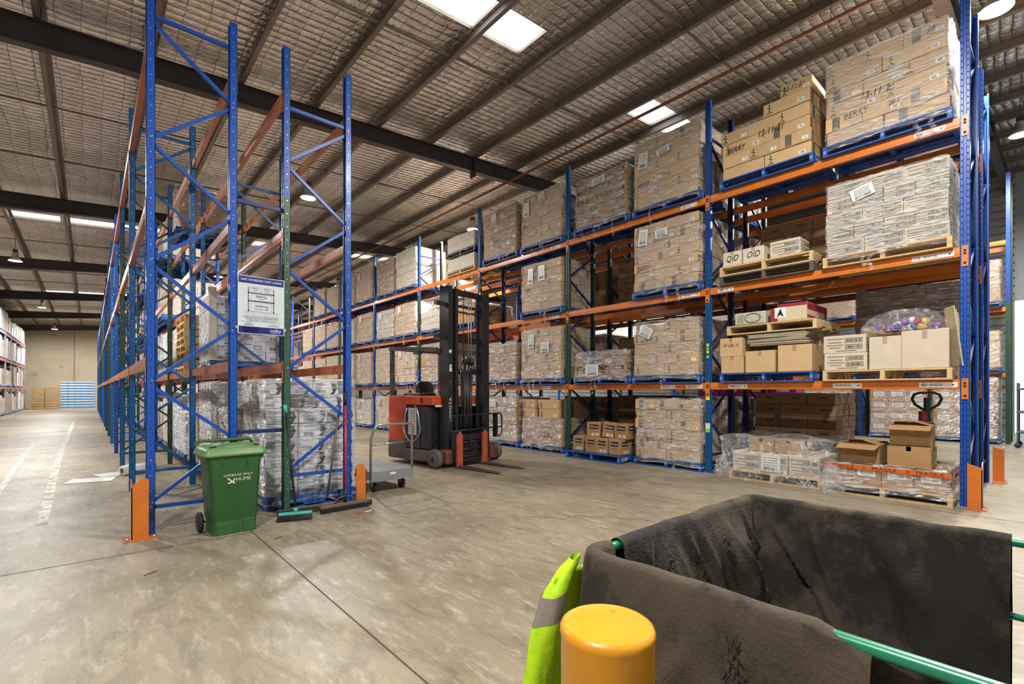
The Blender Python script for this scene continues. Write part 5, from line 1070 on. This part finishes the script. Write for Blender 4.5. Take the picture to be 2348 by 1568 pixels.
for x, y in ((x0c, y0c), (x1c, y0c), (x0c, y1c), (x1c, y1c)):
    sx_, sy_ = (1 if x == x0c else -1), (1 if y == y0c else -1); x += sx_*.015; y += sy_*.015
    MB().tube([(x, y, zr-.03), (x, y, .16)], .015, gt).build('leg', cbin); c_ = MB().lathe([(0, -.02), (.06, -.02), (.06, .02), (0, .02)], rubber, 20, (x, y, .062), 'x').build('caster', cbin)
    MB().box(x-.03, x+.03, y-.02, y+.02, .11, .17, zinc).build('fork', c_)
MB().tube([(x0c+.015, y0c+.015, .17), (x1c-.015, y0c+.015, .17), (x1c-.015, y1c-.015, .17), (x0c+.015, y1c-.015, .17)], .014, gt, closed=True).build('base_tube', cbin)
MB().tube([(x1c-.015, y0c+.015, .62), (x1c-.02, y1c-.015, .62)], .012, gt).tube([(x1c+.01, y0c, .86), (x1c+.12, y0c+.05, .70), (x1c+.02, y0c+.1, .5)], .012, gt).build('side_tube', cbin)
def seg(p, q, n_, nr): return [(p[0]+(q[0]-p[0])*t_/n_, p[1]+(q[1]-p[1])*t_/n_, *nr) for t_ in range(n_)]
def arc(cx_, cy_, a0, a1, n_=9): return [(cx_+.05*math.cos(a), cy_+.05*math.sin(a), math.cos(a), math.sin(a)) for a in [math.radians(a0+(a1-a0)*(t_+.5)/n_) for t_ in range(n_)]]
per = seg((x0c, YL), (x0c, y1c-.05), 66, (-1, 0))+arc(x0c+.05, y1c-.05, 180, 90)+seg((x0c+.05, y1c), (x1c-.05, y1c), 96, (0, 1))+arc(x1c-.05, y1c-.05, 90, 0)+seg((x1c, y1c-.05), (x1c, YR_), 72, (1, 0))
nP = len(per); prof = []
for i in range(20): prof.append((.028+.004*i/20, -.55+.53*i/20))       # outer skirt, offset outwards
for i in range(7): a = PI*i/6; prof.append((.028*math.cos(a), -.02+.024*math.sin(a)))
for i in range(1, 26): prof.append((-.028-.05*(i/25)**1.3, -.02-.68*i/25))
vs = []
cxm, cym = (x0c+x1c)/2, (y0c+y1c)/2
for i, (x, y, nx_, ny_) in enumerate(per):
    cf = min(1, min(abs(i-70), abs(i-175))/14)
    s_ = i*.0125
    for j_, (o_, dz) in enumerate(prof):
        dep = max(0, -dz-.03); side = 1 if j_ < 20 else -1 if j_ > 26 else 0
        w_ = (noise.noise(V((s_*2.6, dz*1.8+side*5, side*3.1)))*.055+noise.noise(V((s_*9-dz*5, dz*3, side*7)))*.022)*min(1, dep*4)
        ridge = 1-abs(noise.noise(V((s_*4.5+dz*2.5, dz*1.2, 11+side))))*2; w_ += max(0, ridge-.66)*.16*min(1, dep*5)
        if side < 0: w_ = -abs(w_)*(.15+.85*cf)
        if side > 0: w_ = abs(w_)*.5
        if side < 0 and i < 165: w_ -= .06*cf*max(0, math.sin((s_*11)+dz*3))*min(1, dep*6)
        rim = noise.noise(V((s_*6, 3, 1)))*.008 if side == 0 or dep < .08 else 0
        vs.append((x+nx_*(o_+w_), y+ny_*(o_+w_), zr+dz+rim-(.03*max(0, 1-i/10) if j_ > 10 else 0)))
nQ = len(prof); fs = [(i*nQ+j_, (i+1)*nQ+j_, (i+1)*nQ+j_+1, i*nQ+j_+1) for i in range(nP-1) for j_ in range(nQ-1) if not (80 <= i < 84 and 12 < j_ < 34)]
MB().add(vs, fs, cv, True).build('canvas_wall', cbin)
# near end panel sags below the tube, with a folded flap
vs = []
for i in range(60):
    for j_ in range(24):
        u_, v_ = i/59, j_/23; x = x0c+.03+(x1c-x0c-.06)*u_; sag = .05+.13*math.sin(PI*u_)**.7
        vs.append((x, y0c+.03+.05*v_+.02*noise.noise(V((u_*7, v_*4, 2))), zr-.03-sag-v_*(.62-sag)))
MB().add(vs, [(i*24+j_, (i+1)*24+j_, (i+1)*24+j_+1, i*24+j_+1) for i in range(59) for j_ in range(23)], cv, True).build('canvas_end_panel', cbin)
vs = []
for i in range(30):
    for j_ in range(30): u_, v_ = i/29-.5, j_/29-.5; vs.append((cxm+u_*(x1c-x0c-.16), cym+v_*(y1c-y0c-.14), .21+.03*noise.noise(V((u_*6, v_*6, 1)))))
MB().add(vs, [(i*30+j_, (i+1)*30+j_, (i+1)*30+j_+1, i*30+j_+1) for i in range(29) for j_ in range(29)], cv, True).build('canvas_floor', cbin)
vs = []
for i in range(24):
    for j_ in range(20):
        u_, v_ = i/23, j_/19; vs.append((x0c-.032-.012*math.sin(PI*u_)-.03*v_*u_*.3, YL+.12-.34*u_*(.25+.75*v_), zr-.012*u_-v_*.42-.10*u_*v_))
MB().add(vs, [(i*20+j_, (i+1)*20+j_, (i+1)*20+j_+1, i*20+j_+1) for i in range(23) for j_ in range(19)], cv, True).build('folded_flap', cbin)
vs = []
for i in range(30):
    for j_ in range(26):
        u_, v_ = i/29, j_/25; vs.append((x1c-.03-.10*v_+.03*noise.noise(V((u_*5, v_*3, 9))), YR_-.06-.34*u_, zr-.16-.05*math.sin(u_*4)-v_*.5))
MB().add(vs, [(i*26+j_, (i+1)*26+j_, (i+1)*26+j_+1, i*26+j_+1) for i in range(29) for j_ in range(25)], cv, True).build('canvas_sagging_side', cbin)
vs = []
for i in range(30):
    for j_ in range(26):
        u_, v_ = i/29, j_/25; vs.append((x0c+.04+.05*v_+.03*noise.noise(V((u_*5, v_*3, 4))), YL+.02-.56*u_, zr-.05-.12*u_-v_*.55))
MB().add(vs, [(i*26+j_, (i+1)*26+j_, (i+1)*26+j_+1, i*26+j_+1) for i in range(29) for j_ in range(25)], cv, True).build('canvas_sagging_side', cbin)
# frayed tears
def fray(c, r_, n_, L, name='frayed_tear'):
    m = MB(); c = V(c)
    for k_ in range(n_):
        p = c+V((R.uniform(-.004, .004), R.uniform(-r_, r_), R.uniform(-L/2, L/2))); q = p+V((R.uniform(-.012, .004), R.uniform(-.02, .02), R.uniform(-.04, .03))); m.bar(p, q, .0022, .0022, fr_)
    m.build(name, cbin)
fray((x0c-.05, .515, .70), .012, 90, .22); fray((x0c-.05, .31, .58), .012, 60, .15)
for (x, z_) in ((1.55, .80), (1.98, .78), (2.2, .70), (2.28, .58)):
    m = MB(); 
    for k_ in range(40): p = V((x+R.uniform(-.025, .025), y1c-.085+R.uniform(-.01, .01), z_+R.uniform(-.035, .035))); m.bar(p, p+V((R.uniform(-.02, .02), -.012, R.uniform(-.03, .02))), .002, .002, fr_)
    m.build('frayed_tear', cbin)
MB().tube([(1.50, y1c-.045, zr-.02), (1.50, y1c-.075, .5), (1.50, y1c-.09, .25)], .003, fr_, 5).build('seam', cbin)

# ---------------------------------------------------------------- hi-vis jacket over the bin corner
hv = mat('hi_vis_yellow', (172, 214, 8), .7, var=.08, scale=5, bump=.2, bscale=30, dirt=((120, 150, 30), 7, .7)); rf = mat('reflective_grey', (150, 140, 128), .35, .3)
jk = thing('hi_vis_jacket', 'lime yellow hi-vis jacket with grey band hanging on the bin corner', 'jacket', (0, 0, 0))
def cloth(pts_fn, nu, nv, mm, name, lab=None, rows=None):
    vs = [pts_fn(i/nu, j_/nv) for i in range(nu+1) for j_ in range(nv+1)]; q = lambda i, j_: i*(nv+1)+j_
    o = MB().add(vs, [(q(i, j_), q(i+1, j_), q(i+1, j_+1), q(i, j_+1)) for i in range(nu) for j_ in range(nv)], mm, True).build(name, jk, lab)
    o.modifiers.new('thick', 'SOLIDIFY').thickness = .006; return o
def body(u, v):   # u across (x), v downwards, hanging on the outer side of the back wall
    top = .83-.03*(1-u)**2; x = 1.12-.06*v+(.42+.04*v)*u; z = top*(1-v)+.20*v
    y = 1.07+.02*math.sin(u*9+v*2)*(.3+v)+.03*v+.02*noise.noise(V((u*5, v*4, 0)))
    return (x, y, z)
cloth(body, 40, 40, hv, 'jacket_body')
slv = [((1.215, 1.065, .850), .022), ((1.185, 1.07, .82), .040), ((1.135, 1.075, .755), .052), ((1.095, 1.08, .65), .060), ((1.065, 1.08, .53), .062), ((1.04, 1.085, .40), .060), ((1.02, 1.085, .26), .056)]
def ringsof(a, b_, n_=26):
    out = []
    for t_ in range(n_+1):
        s_ = a+(b_-a)*t_/n_; k_ = min(int(s_), len(slv)-2); f = s_-k_; p = V(slv[k_][0]).lerp(V(slv[k_+1][0]), f); r_ = slv[k_][1]*(1-f)+slv[k_+1][1]*f; out.append((p, r_))
    return out
def sleeve(a, b_, mm, name, lab=None, grow=0):
    vs = []; n_ = 28; rg = ringsof(a, b_)
    for (p, r_) in rg:
        for k_ in range(n_):
            t_ = 2*PI*k_/n_; rr = (r_+grow)*(1+.10*math.sin(3*t_+p.z*18)+.12*noise.noise(V((math.cos(t_)*2, math.sin(t_)*2, p.z*9)))); vs.append((p.x+rr*math.cos(t_), p.y+.6*rr*math.sin(t_), p.z+.25*rr*math.cos(t_)))
    MB().add(vs, [(i*n_+k_, i*n_+(k_+1) % n_, (i+1)*n_+(k_+1) % n_, (i+1)*n_+k_) for i in range(len(rg)-1) for k_ in range(n_)], mm, True).build(name, jk, lab)
sleeve(0, 6, hv, 'sleeve'); sleeve(2.0, 2.75, rf, 'reflective_band', 'grey reflective band', .0015)
